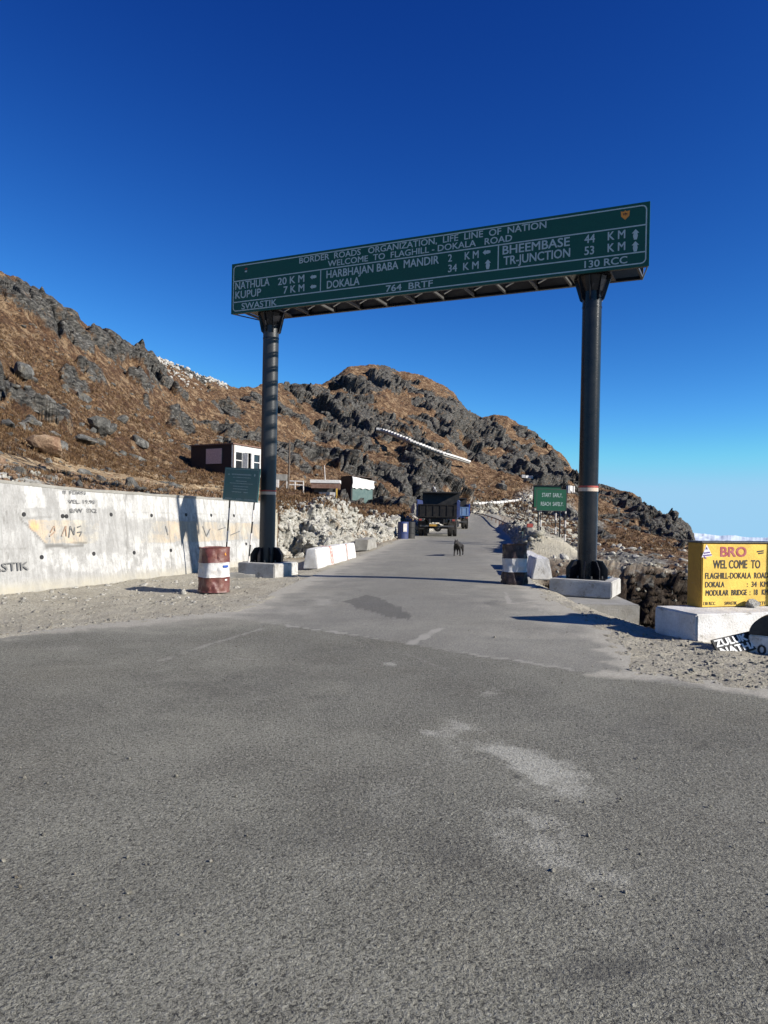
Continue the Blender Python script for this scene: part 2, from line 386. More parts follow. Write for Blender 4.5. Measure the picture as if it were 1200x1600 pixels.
def road_sdf(x, y):
    """negative inside"""
    x = np.asarray(x, float); y = np.asarray(y, float); best = np.full(x.shape, 1e9); ins = np.zeros(x.shape, bool)
    for k in range(len(RP)):
        ax, ay = RP[k]; bx, by = RP[(k+1) % len(RP)]
        ex, ey = bx-ax, by-ay; l2 = ex*ex+ey*ey
        t = np.clip(((x-ax)*ex+(y-ay)*ey)/l2, 0, 1)
        best = np.minimum(best, (x-ax-t*ex)**2+(y-ay-t*ey)**2)
        c = (ay > y) != (by > y)
        ins ^= c & (x < ex*(y-ay)/(ey if abs(ey) > 1e-9 else 1e-9)+ax)
    d = np.sqrt(best); return np.where(ins, -d, d)
def seg_dist(x, y, pts):
    b = np.full(np.shape(x), 1e9); tt = np.zeros(np.shape(x)); acc = 0
    for (ax, ay), (bx, by) in zip(pts, pts[1:]):
        ex, ey = bx-ax, by-ay; l = math.hypot(ex, ey)
        t = np.clip(((x-ax)*ex+(y-ay)*ey)/(l*l), 0, 1); d = np.hypot(x-ax-t*ex, y-ay-t*ey)
        tt = np.where(d < b, acc+t*l, tt); b = np.minimum(b, d); acc += l
    return b, tt
def zr(x, y):   # road level
    return 1.25*sm(y, 66, 112) + 0.5*sm(y, 112, 135) - .09*sm(-x, -1.2, 2.2)*sm(y, 6, 13)*(1-sm(y, 26, 45))
def ground_z(x, y, sdf):
    z = zr(x, y)
    o = sm(sdf, -.35, .5)
    z = z - .06 + .055*sm(sdf, -.30, .06) - .05*sm(sdf, .6, 3.)
    right = sm(x-(y*.12+.5), 0, 1.5); z = z - .05*(1-right)*sm(sdf, 0, 1.2)*(1-sm(y, 26, 45))
    # gully beside the culvert
    z = z - 2.3*sm(y, 10., 14.6)*(1-sm(y, 21, 25))*sm(x, 3.1, 6.6)
    z = z - .24*sm(sdf, .2, 1.9)*sm(x, 2.3, 4.2)*sm(y, 8.8, 11.5)*(1-sm(y, 16, 19))
    # berm along the right edge of the road
    br = sm(y, 26.6, 27.6)*(1-sm(y, 62, 90))*sm(x, 2.8, 3.6)
    z = z + .62*br*sm(sdf, .05, .75)*(1-sm(sdf, 1.3, 2.8))*(1+.35*vn(x*.9, y*.35, x*0, 5)+.22*fbm(x*1.3, y*.5, x*0, 3, 15))
    z = z - .35*right*sm(sdf, 2., 6.)*sm(y, 14, 22)
    n = fbm(x*1.6, y*1.6, x*0, 3, 3)*.03 + fbm(x*14, y*14, x*0, 2, 9)*.008*(1-sm(y, 15, 40))
    z = z + n*o*(1+2.0*sm(y, 20, 45)) + vn(x*5, y*5, x*0, 2)*.012*sm(sdf, -.6, -.1)
    return z

# ------------------------------------------------------------------ hillside: control columns (photo x; knots d, photo y or ('z', height))
sky_x = [-60, 0, 30, 60, 90, 110, 150, 175, 200, 215, 240, 290, 330, 345, 370, 410, 440, 470, 500, 520, 540, 560, 580, 600, 615, 640, 665, 690, 705, 720, 735, 750, 770, 790, 805, 830, 850, 870, 885, 900, 920, 940, 965, 985, 1000, 1010, 1030, 1050, 1068, 1078]
sky_y = [405, 432, 440, 456, 478, 494, 522, 534, 548, 538, 562, 582, 594, 600, 608, 602, 600, 601, 600, 588, 574, 571, 569, 572, 579, 583, 590, 603, 612, 634, 645, 652, 648, 650, 660, 672, 690, 706, 722, 745, 756, 760, 766, 770, 780, 797, 806, 818, 830, 838]
Zk = lambda v: ('z', v)
cols = {
 -4100: (5.0, (5.25, Zk(1.85)), (7, Zk(4)), (10, Zk(8)), (14, Zk(12)), (20, Zk(17))),
 -1423: (7.6, (8.0, Zk(1.85)), (12, Zk(4.5)), (20, Zk(10)), (28, Zk(15)), (38, Zk(21))),
 -456: (10.4, (10.9, Zk(1.85)), (16, Zk(4)), (30, Zk(10)), (42, Zk(16)), (55, Zk(23))),
 0: (14.2, (14.7, 757), (20, 722), (32, 640), (46, 530), (62, 0)),
 100: (15.7, (16.2, 763.5), (24, 738), (38, 670), (54, 575), (72, 0)),
 200: (17.3, (17.8, 771), (28, 752), (44, 712), (64, 630), (88, 0)),
 300: (19.6, (20.1, 778), (32, 768), (52, 742), (82, 670), (115, 0)),
 400: (23.4, (24.0, 786), (36, 776), (56, 752), (96, 685), (140, 0)),
 440: (25.2, (26.4, 797), (38, 781), (60, 766), (105, 690), (165, 0)),
 480: (25.4, (29.0, 792), (40, 786), (66, 778), (120, 690), (190, 0)),
 520: (26.0, (31.0, 800), (43, 792), (70, 783), (130, 690), (215, 0)),
 560: (30.0, (36.0, 818), (46, 809), (75, 788), (140, 690), (235, 0)),
 620: (40.0, (46.0, 818), (56, 808), (82, 790), (150, 695), (245, 0)),
 650: (47.5, (52.0, 818), (62, 806), (88, 788), (155, 698), (248, 0)),
 680: (59.0, (63.0, 812), (75, 800), (98, 784), (160, 705), (250, 0)),
 703: (71.0, (75.0, 808), (90, 796), (112, 782), (165, 712), (250, 0)),
 727: (104., (110., 800), (120., 793), (132., 780), (178, 720), (250, 0)),
 780: (106., (114., 806), (127., 797), (138., 778), (185, 728), (250, 0)),
 830: (70., (95., 812), (126., 800), (140., 776), (188, 735), (250, 0)),
 880: (46., (74., 832), (112., 812), (142., 778), (190, 748), (240, 0)),
 905: (34., (62., 846), (96., 830), (135., 800), (180, 772), (235, 0)),
 940: (27., (58., 858), (88., 842), (125., 816), (170, 788), (220, 0)),
 1000: (26., (56., 862), (85., 850), (115., 836), (155, 815), (200, 0)),
 1050: (26., (54., 867), (80., 860), (110., 852), (145, 840), (185, 0)),
 1085: (26., (52., 872), (76., 868), (105., 866), (140, 858), (180, 850)),
 1140: (26., (50., 880), (74., 884), (100., 890), (135, 896), (175, 900)),
 1300: (22., (42., Zk(-3)), (70., Zk(-9)), (100., Zk(-16)), (130, Zk(-24)), (170, Zk(-34))),
 2400: (12., (24., Zk(-2)), (45., Zk(-8)), (70., Zk(-16)), (95, Zk(-24)), (125, Zk(-34))),
 5600: (6., (11., Zk(-2)), (20., Zk(-6)), (32., Zk(-11)), (45, Zk(-17)), (60, Zk(-24))),
}
cX = np.array(sorted(cols), float)
Xf = np.concatenate([-np.geomspace(4100, 70, 60), np.linspace(-60, 1260, 830), np.geomspace(1270, 5600, 50)])
kd = np.zeros((len(cX), 6)); kz = np.zeros((len(cX), 6))
for i, X in enumerate(cX):
    c = cols[int(X)]; kd[i, 0] = c[0]
    for k in range(1, 6):
        d, yv = c[k]; kd[i, k] = d
        if isinstance(yv, tuple): kz[i, k] = yv[1]
        else:
            if yv == 0: yv = np.interp(X, sky_x, sky_y)
            kz[i, k] = P(X, yv, d).z
KD = np.stack([np.interp(Xf, cX, kd[:, k]) for k in range(6)], 1)
KZ = np.stack([np.interp(Xf, cX, kz[:, k]) for k in range(6)], 1)
def smooth_cols(A, w=9):
    ker = np.hanning(2*w+3)[1:-1]; ker /= ker.sum()
    B = A.copy(); seg = A[60:890]
    for k in range(A.shape[1]):
        s_ = np.pad(seg[:, k], w, mode='edge'); B[60:890, k] = np.convolve(s_, ker, 'valid')
    return B
KD = smooth_cols(KD); KZ = smooth_cols(KZ)
insky = (Xf >= -60) & (Xf <= 1078)
yy = np.interp(Xf, sky_x, sky_y)
KZ[insky, 5] = [P(X, y, d).z for X, y, d in zip(Xf[insky], yy[insky], KD[insky, 5])]
# rows
nA, nB, nC_, nD, nE, nF, nG = 330, 46, 60, 90, 150, 150, 14
azx = (Xf-600)/FPX
cols_pts = []
def fr(n): return np.linspace(0, 1, n, endpoint=False)
d0 = np.minimum(5.5, .45*KD[:, 0:1])
rows_d = [1/(1/d0+(1/KD[:, 0:1]-1/d0)*fr(nA)[None, :])]
for k, n in zip(range(5), (nB, nC_, nD, nE, nF)):
    rows_d.append(KD[:, k:k+1]+(KD[:, k+1:k+2]-KD[:, k:k+1])*fr(n)[None, :])
rows_d.append(KD[:, 5:6]*(1+.9*np.linspace(0, 1, nG)[None, :]))
D = np.concatenate(rows_d, 1); nu, nv = D.shape
V = np.concatenate([fr(nA)*1.0] + [k+1+fr(n) for k, n in zip(range(5), (nB, nC_, nD, nE, nF))] + [6+np.linspace(0, 1, nG)])
Vg = np.broadcast_to(V, D.shape)
Xp = np.broadcast_to(Xf[:, None], D.shape)
X_ = azx[:, None]*D; Y_ = D.copy()
sdf = road_sdf(X_.ravel(), Y_.ravel()).reshape(D.shape)
gz = ground_z(X_, Y_, sdf)
zB = gz[:, nA]
KZ[:, 0] = zB
ZZ = gz.copy(); idx = nA
for k, n in zip(range(5), (nB, nC_, nD, nE, nF)):
    f = fr(n)[None, :]
    ZZ[:, idx:idx+n] = KZ[:, k:k+1]+(KZ[:, k+1:k+2]-KZ[:, k:k+1])*f
    idx += n
f = np.linspace(0, 1, nG)[None, :]
drop = np.where(Xf < 300, .35, .55)[:, None]*KD[:, 5:6]
ZZ[:, idx:] = KZ[:, 5:6]-drop*f**1.3-12*f*(Xf[:, None] > 900)
# smooth the creases at knots C..M
ks = np.hanning(33)[1:-1]; ks /= ks.sum(); i0 = nA+nB+20; i1 = nv-nG-24
Zs = ZZ.copy()
for i in range(nu): Zs[i, i0-15:i1+15] = np.convolve(ZZ[i, i0-30:i1+30], ks, 'valid')
bl = (sm(np.arange(nv), i0-15, i0+5)*(1-sm(np.arange(nv), i1-15, i1+10)))[None, :]
ZZ = ZZ*(1-bl)+Zs*bl
# masks
hill = sm(Vg, 1.0, 1.5)
onleft = 1-sm(Xp, 432, 450)
behind_wall = np.where(Xp < 434, sm(Vg, 2.0, 2.12), hill)      # nothing pokes through the retaining wall
U, W_ = X_, Y_*.8+ZZ*1.1
zero = X_*0
q1 = fbm(X_/9, Y_/9, ZZ/9, 4, 21); q2 = fbm(X_/28, Y_/28, ZZ/28, 3, 33)
frac = np.clip((Vg-2)/4, 0, 1)
bias = np.interp(Xf, [-500, 0, 150, 300, 450, 600, 750, 900, 1000, 1100], [-.05, .01, .0, -.02, -.04, -.06, -.05, -.04, -.06, -.06])[:, None]
rockm = sm(q1*1.25+q2*.5+bias+(frac-.75)*.38, -.02, .10)*sm(Vg, 2.05, 2.6)
# hand placed outcrops, as on the photo: (photo x, row value, radius px, radius rows, weight)
for (ox, ov, rx, rv, wt) in [(30, 5.7, 85, .55, 1), (140, 5.1, 45, .35, 1), (110, 4.75, 60, .3, .9), (280, 4.9, 45, .5, 1), (355, 4.75, 35, .35, 1), (160, 5.75, 40, .3, .8),
                             (540, 5.15, 70, .45, 1), (500, 4.7, 50, .35, .9), (590, 5.7, 80, .4, 1), (640, 4.6, 30, .3, .8), (700, 5.6, 70, .4, .9), (860, 5.2, 45, .7, 1), (985, 5.4, 35, .4, .9), (60, 3.2, 40, .3, -.9), (180, 3.3, 120, .8, -.9), (240, 4.1, 90, .45, -.8), (970, 3.8, 90, .9, -.7)]:
    e = np.exp(-(((Xp-ox)/rx)**2+((Vg-ov)/rv)**2)); rockm = np.clip(rockm+wt*sm(e+q1*.8, .45, .75), 0, 1)
pale = np.zeros(D.shape)
cut = sm(Xp, 428, 446)*(1-sm(Xp, 690, 730))*sm(Vg, .985, 1.06)*(1-sm(Vg, 1.95+.5*q1, 2.35+.5*q1))
pale = np.maximum(pale, cut)
pale = np.maximum(pale, np.exp(-(((Xp-10)/90)**2+((Vg-2.4)/.45)**2))*1.3*(Xp < 140))
pale = np.maximum(pale, (np.exp(-(((Xp-835)/45)**2+((Vg-3.9)/.5)**2))*.7))
soil = np.clip(np.exp(-(((Vg-2.65-q1*1.3)/.62)**2))*(1-sm(Xp, 380, 440))*1.2 + .75*np.exp(-(((Xp-560)/60)**2+((Vg-2.3)/.5)**2)), 0, 1)
soil = np.maximum(soil, .8*sm(q2+q1*.5, .25, .5)*(Vg > 2.2)*(1-rockm))
scree = np.clip(np.exp(-(((Xp-770)/75)**2+((Vg-2.6)/.9)**2))*1.1+np.exp(-(((Xp-900)/55)**2+((Vg-3.6)/.7)**2))*.9+.8*np.exp(-(((Xp-985)/90)**2+((Vg-1.25)/.35)**2)), 0, 1)
gully = sm(Y_, 12.5, 14.5)*(1-sm(Y_, 23.5, 26))*sm(X_, 4.2, 5.4)*(Vg < 1.3)
gravel = (1-sm(Vg, .97, 1.03))*(1-gully)
gravel = np.where((Xp < 434) & (Vg < 2.0), 1., gravel)
rockm = np.where(Vg < 1.25, gully*.45, rockm)
gully_dark = gully*sm(zr(X_, Y_)-ZZ, .25, .9)  # gully ground gets darker with depth below the road
# relief
outn = np.stack([np.full(D.shape, .25), np.full(D.shape, -.55), np.full(D.shape, .8)], -1)
rock_amp = rockm*behind_wall*np.maximum(hill, 0)*(Vg > 1.0)*(1-.0*gully)*np.where(gully > .1, .2, 1)
edge_keep = 1-.75*sm(Vg, 5.8, 6.0)
wx, wy = fbm(U/3, W_/3, zero, 3, 71)*1.2, fbm(U/3, W_/3, zero, 3, 72)*1.2
def lay(sc, s, tilt=.9, stretch=1.35):
    # strata lean to the upper left: shear the cells
    a = (U*.9+W_*.35+wx*.35*sc**.5)/sc; b = (W_*.9-U*.3+wy*.35*sc**.5)/(sc*stretch)
    h, e = facets(a, b, s, tilt); return h*sc, e
far = sm(D, 60, 150)
h1, e1 = lay(9, 41); h2, e2 = lay(3.4, 51); h3, e3 = lay(1.25, 61)
disp = (h1*.26*far + h2*.42 + h3*.48*(1-.3*far))
disp = disp + .30*np.abs(fbm(U/2, W_/2, zero, 4, 81))*1.5
disp = disp - 1.05*(1-sm(e2, 0, .15))*(1+.6*far) - .30*(1-sm(e3, 0, .16)) + .35
disp = disp*rock_amp*edge_keep
nearv = sm(D, 16, 40)*.8+.2
grassd = (fbm(X_*.7, Y_*.7, ZZ*.7, 4, 91)*.55+(1-np.abs(fbm(X_*1.9, Y_*1.9, ZZ*1.9, 3, 95))*2)*.16)*behind_wall*nearv*(1-.5*rockm)*sm(Vg, 1.02, 1.4)*(.5+.5*sm(D, 20, 60))
bigr = (fbm(X_/14, Y_/14, ZZ/14, 3, 97)*2.2*far+fbm(X_/5, Y_/5, ZZ/5, 3, 99)*.8*sm(D, 20, 60))*sm(Vg, 2.2, 3.2)*edge_keep
h4, e4 = lay(1.6, 141, 1.1); h5, e5 = lay(.5, 151, 1.)
cutd = (h4*.30+h5*.55+(1-np.abs(fbm((U*1.0+W_*.8)*1.6, (W_-U*.6)*.5, zero, 4, 171))*3)*.22-.2*(1-sm(e4, 0, .12)))*np.clip(pale, 0, 1)*sm(Vg, 1.0, 1.12)*np.where(Xp < 434, behind_wall*.3, 1)
h6, e6 = lay(.9, 161, 1.)
scr = (h6*.35+gully*(fbm(X_*1.7, Y_*1.7, ZZ*1.7, 4, 181)*.55+(1-np.abs(fbm(X_*4, Y_*4, ZZ*4, 3, 182))*3)*.14))*np.clip(scree+gully*.4, 0, 1)*sm(sdf, 1., 3.)
tot = disp+grassd+bigr+cutd+scr
pts = np.stack([X_, Y_, ZZ], -1)+outn*tot[..., None]
# keep the crest of the ridge where the photo has it
pts = pts.reshape(-1, 3)
terr = grid_obj('hillside', pts, nu, nv, M_TER, attrs=dict(rock=rockm.ravel(), pale=pale.ravel(), soil=soil.ravel(), scree=scree.ravel(), gravel=gravel.ravel(), gully_dark=gully_dark.ravel()))
tag(terr, 'rocky brown hillside and gravel verges around the mountain road', kind='structure')
TPX, TPY = proj(pts); TPX = TPX.reshape(nu, nv); TPY = TPY.reshape(nu, nv); T3 = pts.reshape(nu, nv, 3)
def hit(px, py, vmin=1.0):
    """first terrain point along the photo ray"""
    i = int(np.argmin(np.abs(Xf-px))); j0 = int(np.searchsorted(V, vmin)); ys = TPY[i, j0:-nG]
    k = np.where(ys <= py)[0]
    j = j0+(int(k[0]) if len(k) else len(ys)-1)
    return Vector(T3[i, j])
print('terrain', nu, nv, nu*nv)

# road surface
ur = np.concatenate([-np.geomspace(4000, 90, 40), np.linspace(-80, 1280, 620), np.geomspace(1290, 4000, 36)])
dr = 1/np.linspace(1/1.25, 1/12., 460)
dr = np.concatenate([dr, 1/np.linspace(1/12.1, 1/138., 210)])
Xr = ((ur-600)/FPX)[:, None]*dr[None, :]; Yr = np.broadcast_to(dr[None, :], Xr.shape)
sr = road_sdf(Xr.ravel(), Yr.ravel()).reshape(Xr.shape)
PXr, PYr = proj(np.stack([Xr, Yr, Xr*0], -1).reshape(-1, 3)); PXr = PXr.reshape(Xr.shape); PYr = PYr.reshape(Xr.shape)
nz = fbm(Xr*3, Yr*3, Xr*0, 4, 201); nzb = fbm(Xr*9, Yr*9, Xr*0, 3, 205)
def blob(cx_, cy_, rx, ry, ang=0, soft=.5, w=1.):
    p = G(cx_, cy_); ex = abs(G(cx_+rx, cy_).x-p.x); ey = abs(G(cx_, cy_-ry).y-p.y)
    dx, dy = Xr-p.x, Yr-p.y; c, s = math.cos(ang), math.sin(ang); a, b = (dx*c+dy*s)/ex, (-dx*s+dy*c)/ey
    return w*(1-sm(np.sqrt(a*a+b*b)+nz*1.3+nzb*.7, soft, 1.35))
palem = np.zeros(Xr.shape)
for a in [(795, 1180, 58, 44, .5, .0, .80), (705, 1150, 30, 30, 0, .0, .5), (765, 1085, 22, 9, 0, .0, .6), (850, 1330, 80, 58, .35, .0, .62), (835, 1200, 60, 30, .3, 0, .4), (900, 1390, 60, 40, .2, .0, .4), (610, 1038, 18, 6, 0, .3, .8),
          (560, 1350, 90, 60, 0, .0, .25), (330, 940, 30, 8, 0, .2, .5), (640, 1240, 60, 40, 0, .0, .3), (870, 1230, 40, 25, .3, .0, .4), (100, 1010, 60, 5, 0, .2, .4), (500, 935, 30, 6, 0, .1, .45), (440, 948, 40, 7, 0, .1, .4)]:
    palem = np.maximum(palem, blob(*a))
darkm = np.zeros(Xr.shape)
def poly_mask(pl, soft=.05):
    g = [tuple(G(*p)[:2]) for p in pl]; ins = np.zeros(Xr.shape, bool)
    xx = Xr+nz*.10; yy_ = Yr+nzb*.25
    for (ax, ay), (bx, by) in zip(g, g[1:]+g[:1]):
        c = (ay > yy_) != (by > yy_); ins ^= c & (xx < (bx-ax)*(yy_-ay)/((by-ay) or 1e-9)+ax)
    return ins.astype(float)
darkm = np.maximum(darkm, .75*poly_mask([(540, 935), (575, 927), (600, 935), (648, 962), (640, 969), (600, 960), (560, 948)]))
darkm = np.maximum(darkm, .45*poly_mask([(755, 940), (775, 936), (790, 948), (770, 952)]))
for a in [(960, 1520, 190, 20, .30, .1, .75), (1120, 1470, 100, 14, .3, .1, .45), (470, 1300, 110, 30, .2, 0, .42), (700, 1330, 50, 60, .2, 0, .3), (980, 1120, 160, 25, 0, 0, .3), (420, 1060, 150, 22, 0, 0, .3), (806, 1212, 8, 4, 0, .6, .9), (200, 1380, 160, 60, 0, 0, .2), (60, 1162, 11, 9, 0, .5, .8), (520, 1090, 60, 20, 0, 0, .2), (250, 1130, 80, 20, 0, 0, .2)]:
    darkm = np.maximum(darkm, blob(*a))
joint = np.zeros(Xr.shape); k_i = 0
for pl, wd, wt in [([(370, 960), (432, 970), (520, 985), (640, 1006)], .05, 1), ([(640, 1006), (760, 1026), (905, 1048)], .05, .8), ([(640, 1006), (665, 993), (686, 981)], .07, 1.1), ([(250, 1032), (335, 1002), (430, 970)], .05, .65),
                   ([(375, 1028), (410, 1030)], .05, .6), ([(790, 925), (797, 944), (850, 938)], .045, .9), ([(797, 944), (835, 945), (870, 975)], .04, .7), ([(240, 1050), (280, 1040)], .04, .5),
                   ([(700, 1046), (640, 1024), (612, 1018)], .04, .5), ([(470, 905), (520, 912), (540, 906)], .05, .5), ([(480, 890), (530, 896)], .05, .5)]:
    g = [tuple(G(*p)[:2]) for p in pl]
    d_, _ = seg_dist(Xr+nzb*.05, Yr+nz*.10, g); joint = np.maximum(joint, wt*1.0*(1-sm(d_, wd*.45, wd*1.5))*(.45+.55*sm(fbm(Xr*1.3, Yr*1.3, Xr*0+k_i*7, 3, 77), -.4, .1))); k_i += 1
dust = (1-sm(-sr+nz*.35, .0, .18+.4*sm(Yr, 8, 11)))*.85
dust = np.maximum(dust, .35*(1-sm(-sr+nz*1.2, .0, 1.6))*(Yr > 9))
sg = [tuple(G(*q)[:2]) for q in ((-600, 905), (100, 935), (370, 960), (432, 970), (520, 985), (640, 1006), (760, 1026), (905, 1048), (1400, 1120))]; slab = sm(Yr+nzb*.04-np.interp(Xr, [q[0] for q in sg], [q[1] for q in sg]), -.02, .04)         # the road beyond the joint is a shade lighter and smoother
zro = zr(Xr, Yr)+fbm(Xr*.5, Yr*.5, Xr*0, 2, 7)*.012
pr_ = np.stack([Xr, Yr, zro], -1).reshape(-1, 3)
road = grid_obj('road', pr_, len(ur), len(dr), M_ASP, keep=(sr < .15).ravel(), attrs=dict(pale=palem.ravel(), dark=darkm.ravel(), joint=joint.ravel(), dust=dust.ravel(), slab=slab.ravel()))
road.data.polygons.foreach_set('use_smooth', [True]*len(road.data.polygons))
tag(road, 'worn grey asphalt road and junction', kind='structure')
# behind the camera the same junction goes on
b = MB(); b.box((0, -5.4, -.05), (120, 13.2, .1)); tag(b.build('road', M_ASP), 'grey asphalt of the junction behind the viewer', kind='structure')
b = MB(); b.box((0, -62, -.16), (240, 101, .2)); tag(b.build('ground', M['stone_grey']), 'gravel ground behind the junction', kind='structure')
# far: sea of cloud and snow range
b = MB()
ring = [(26000*math.sin(R(a)), 26000*math.cos(R(a))) for a in range(-180, 180, 5)]
vs = [b.b.verts.new((x, y, -720)) for x, y in ring]; b.b.faces.new(vs)
tag(b.build('cloud_sea', M['snow']), 'pale sea of cloud far below in the valley', kind='structure')
b = MB(); az = np.linspace(2, 60, 1300); mr = []
z0_ = az*0
hh = -600+150*np.clip(.55+fbm(az*.35, z0_, z0_+3, 3, 303)*1.2, 0, 1)+30*fbm(az*1.6, z0_, z0_, 4, 305)
for i_, a in enumerate(az):
    x, y = math.sin(R(a)), math.cos(R(a)); col_ = []
    for k in range(7):
        f_ = k/6; r_ = 20500+3600*f_+600*float(vn(np.array([a*3.]), np.array([k*.9]), np.array([0.]), 6)[0])*f_*(1-f_)*4
        col_.append(b.b.verts.new((x*r_, y*r_, -722+(hh[i_]+722)*f_**1.3)))
    mr.append(col_)
for p, q in zip(mr, mr[1:]):
    for k in range(6): b.b.faces.new((p[k], q[k], q[k+1], p[k+1]))
tag(b.build('snow_range', M['snow']), 'distant white snow range on the horizon', kind='structure')
#==PART2==
# ================================================================== objects
# ---- lettering
def text_geo(txt, bold=.018, spacing=1.0):
    cu = bpy.data.curves.new('t', 'FONT'); cu.body = txt; cu.space_character = spacing; cu.resolution_u = 3
    o = bpy.data.objects.new('t', cu); C.objects.link(o)
    me = bpy.data.meshes.new_from_object(o)
    bpy.data.objects.remove(o); bpy.data.curves.remove(cu)
    a = np.array([v.co[:2] for v in me.vertices]); f = [tuple(p.vertices) for p in me.polygons]
    bpy.data.meshes.remove(me)
    return a, f
_cap = text_geo('H')[0]; CAP0, CAP1 = _cap[:, 1].min(), _cap[:, 1].max()
def text_obj(name, txt, O, s, t, n, width, cap, m, parent=None, bold=.03, spacing=1.0, off=.004):
    """letters lying on a plane: O left end of the baseline, s along, t up, n outward (world)"""
    a, f = text_geo(txt, bold, spacing)
    x0, x1 = a[:, 0].min(), a[:, 0].max()
    k = width/max(1e-6, x1-x0)
    pts = []; ff = []
    sh = [(0, 0)] if bold <= 0 else [(-bold, -bold*.6), (bold, bold*.6), (bold, -bold*.6), (-bold, bold*.6)]
    for q, (hx, hy) in enumerate(sh):
        k0 = len(pts); pts += [O+s*((x-x0)*k+hx*cap)+t*((y-CAP0)/(CAP1-CAP0)*cap+hy*cap)+n*(off+q*.0006) for x, y in a]
        ff += [tuple(v_+k0 for v_ in q_) for q_ in f]
    me = bpy.data.meshes.new(name); me.from_pydata([p[:] for p in pts], [], ff); me.materials.append(m)
    o = link_mesh(name, me); o['kind'] = 'stuff'
    if parent: o.parent = parent; o.matrix_parent_inverse = Matrix.Translation(parent.location).inverted() if parent.rotation_euler.z == 0 else parent_world(parent).inverted()
    return o
def parent_world(p): return Matrix.Translation(p.location) @ p.rotation_euler.to_matrix().to_4x4()
class Plane_:
    def __init__(s, O, sdir, t, n): s.O, s.s, s.t, s.n = O, sdir, t, n
    def uv(s, px, py):
        v = ray(px, py); E = Vector((0, 0, EYE)); k = (s.O-E).dot(s.n)/v.dot(s.n); p = E+v*k-s.O
        return p.dot(s.s), p.dot(s.t)
    def at(s, u, v, o=0.): return s.O+s.s*u+s.t*v+s.n*o
    def text(s, name, txt, p1, p2, capx, m, parent, **k):
        u1, v1 = s.uv(*p1); u2, v2 = s.uv(*p2)
        d = (s.at(u1, v1)-Vector((0, 0, EYE))).length
        cap = capx*(s.at(u1, v1).y)/FPX
        v = (v1+v2)/2 if abs(v1-v2) < .06 else v1
        return text_obj(name, txt, s.at(u1, v), s.s, s.t, s.n, u2-u1, cap, m, parent, **k)
def flat(name, plane, polys, m, parent, off=.003):
    """thin painted shapes on a plane; polys = lists of (u, v)"""
    vs, fs = [], []
    for pl in polys:
        k = len(vs); vs += [plane.at(u, v, off)[:] for u, v in pl]; fs.append(tuple(range(k, k+len(pl))))
    me = bpy.data.meshes.new(name); me.from_pydata(vs, [], fs); me.materials.append(m)
    o = link_mesh(name, me)
    if parent: o.parent = parent; o.matrix_parent_inverse = parent_world(parent).inverted()
    return o
def world_part(mb, name, m, parent, smooth=False):
    o = mb.build(name, m, None, smooth); o.parent = parent; o.matrix_parent_inverse = parent_world(parent).inverted(); return o
def split_part(mb, name, m, parent, smooth=False):
    bm = mb.b; left = set(bm.verts); isl = []
    while left:
        i_ = mb._island(next(iter(left))); isl.append(i_); left -= set(i_)
    for i_ in isl:
        nb = MB(); mp = {v: nb.b.verts.new(v.co) for v in i_}
        for f in {f for v in i_ for f in v.link_faces}: nb.b.faces.new([mp[v] for v in f.verts])
        if parent is None: nb.build(name, m, None, smooth)
        else: world_part(nb, name, m, parent, smooth)
    bm.free()
def stroke(u1, v1, u2, v2, w_):
    d = Vector((u2-u1, v2-v1)); d.normalize(); q = Vector((-d.y, d.x))*w_/2
    return [(u1+q.x, v1+q.y), (u1-q.x, v1-q.y), (u2-q.x, v2-q.y), (u2+q.x, v2+q.y)]
UP = Vector((0, 0, 1))

# ---- gantry
A_ = P(361, 491, 18.56); B_ = P(1014, 415, 14.35); zb = (A_.z+B_.z)/2; A_.z = B_.z = zb
sdir = (B_-A_).normalized(); Lg = (B_-A_).length; nf = Vector((sdir.y, -sdir.x, 0)); nb_ = -nf
HS = (P(361, 412, 18.56).z+P(1014, 315.5, 14.35).z)/2-zb
SP = Plane_(A_, sdir, UP, nf)
rotg = Matrix((( sdir.x, nb_.x, 0), (sdir.y, nb_.y, 0), (0, 0, 1))).to_3x3()
gan = thing('gantry_sign', 'tall steel gantry spanning the road with a long green direction sign and two dark columns', 'gantry sign', ((A_+B_)/2*1).to_tuple()[:2]+(0,))
def gbox(mb, u0, u1, v0, v1, o0, o1, bev=0.):
    """box in gantry coordinates; o = distance behind the sign face"""
    c = A_+sdir*((u0+u1)/2)+UP*((v0+v1)/2)+nb_*((o0+o1)/2)
    return mb.box(c, (abs(u1-u0), abs(o1-o0), abs(v1-v0)), rotg, bev)
panel = world_part(gbox(MB(), 0, Lg, 0, HS, 0, .03), 'sign_panel', M['sign_green'], gan)
# border with rounded corners
def ring(u0, u1, v0, v1, r, w_):
    out, inn = [], []
    for cx_, cy_, a0 in ((u1-r, v1-r, 0), (u0+r, v1-r, 90), (u0+r, v0+r, 180), (u1-r, v0+r, 270)):
        for k in range(6):
            a = R(a0+k*18); out.append((cx_+r*math.cos(a), cy_+r*math.sin(a))); inn.append((cx_+(r-w_)*math.cos(a), cy_+(r-w_)*math.sin(a)))
    return [[out[k], out[(k+1) % 24], inn[(k+1) % 24], inn[k]] for k in range(24)]
lw = .024
lines = ring(.05, Lg-.05, .05, HS-.05, .10, lw)
def hl(p1, p2):
    u1, v1 = SP.uv(*p1); u2, v2 = SP.uv(*p2); return (v1+v2)/2
vA = hl((363, 440), (1009.6, 351.6)); vB = hl((363, 472.7), (1009.6, 393.3))
lines += [stroke(.06, vA, Lg-.06, vA, lw), stroke(.06, vB, Lg-.06, vB, lw)]
for x, y in ((501, 438), (778.6, 401)):
    u, _ = SP.uv(x, y); lines.append(stroke(u, vB, u, vA, lw))
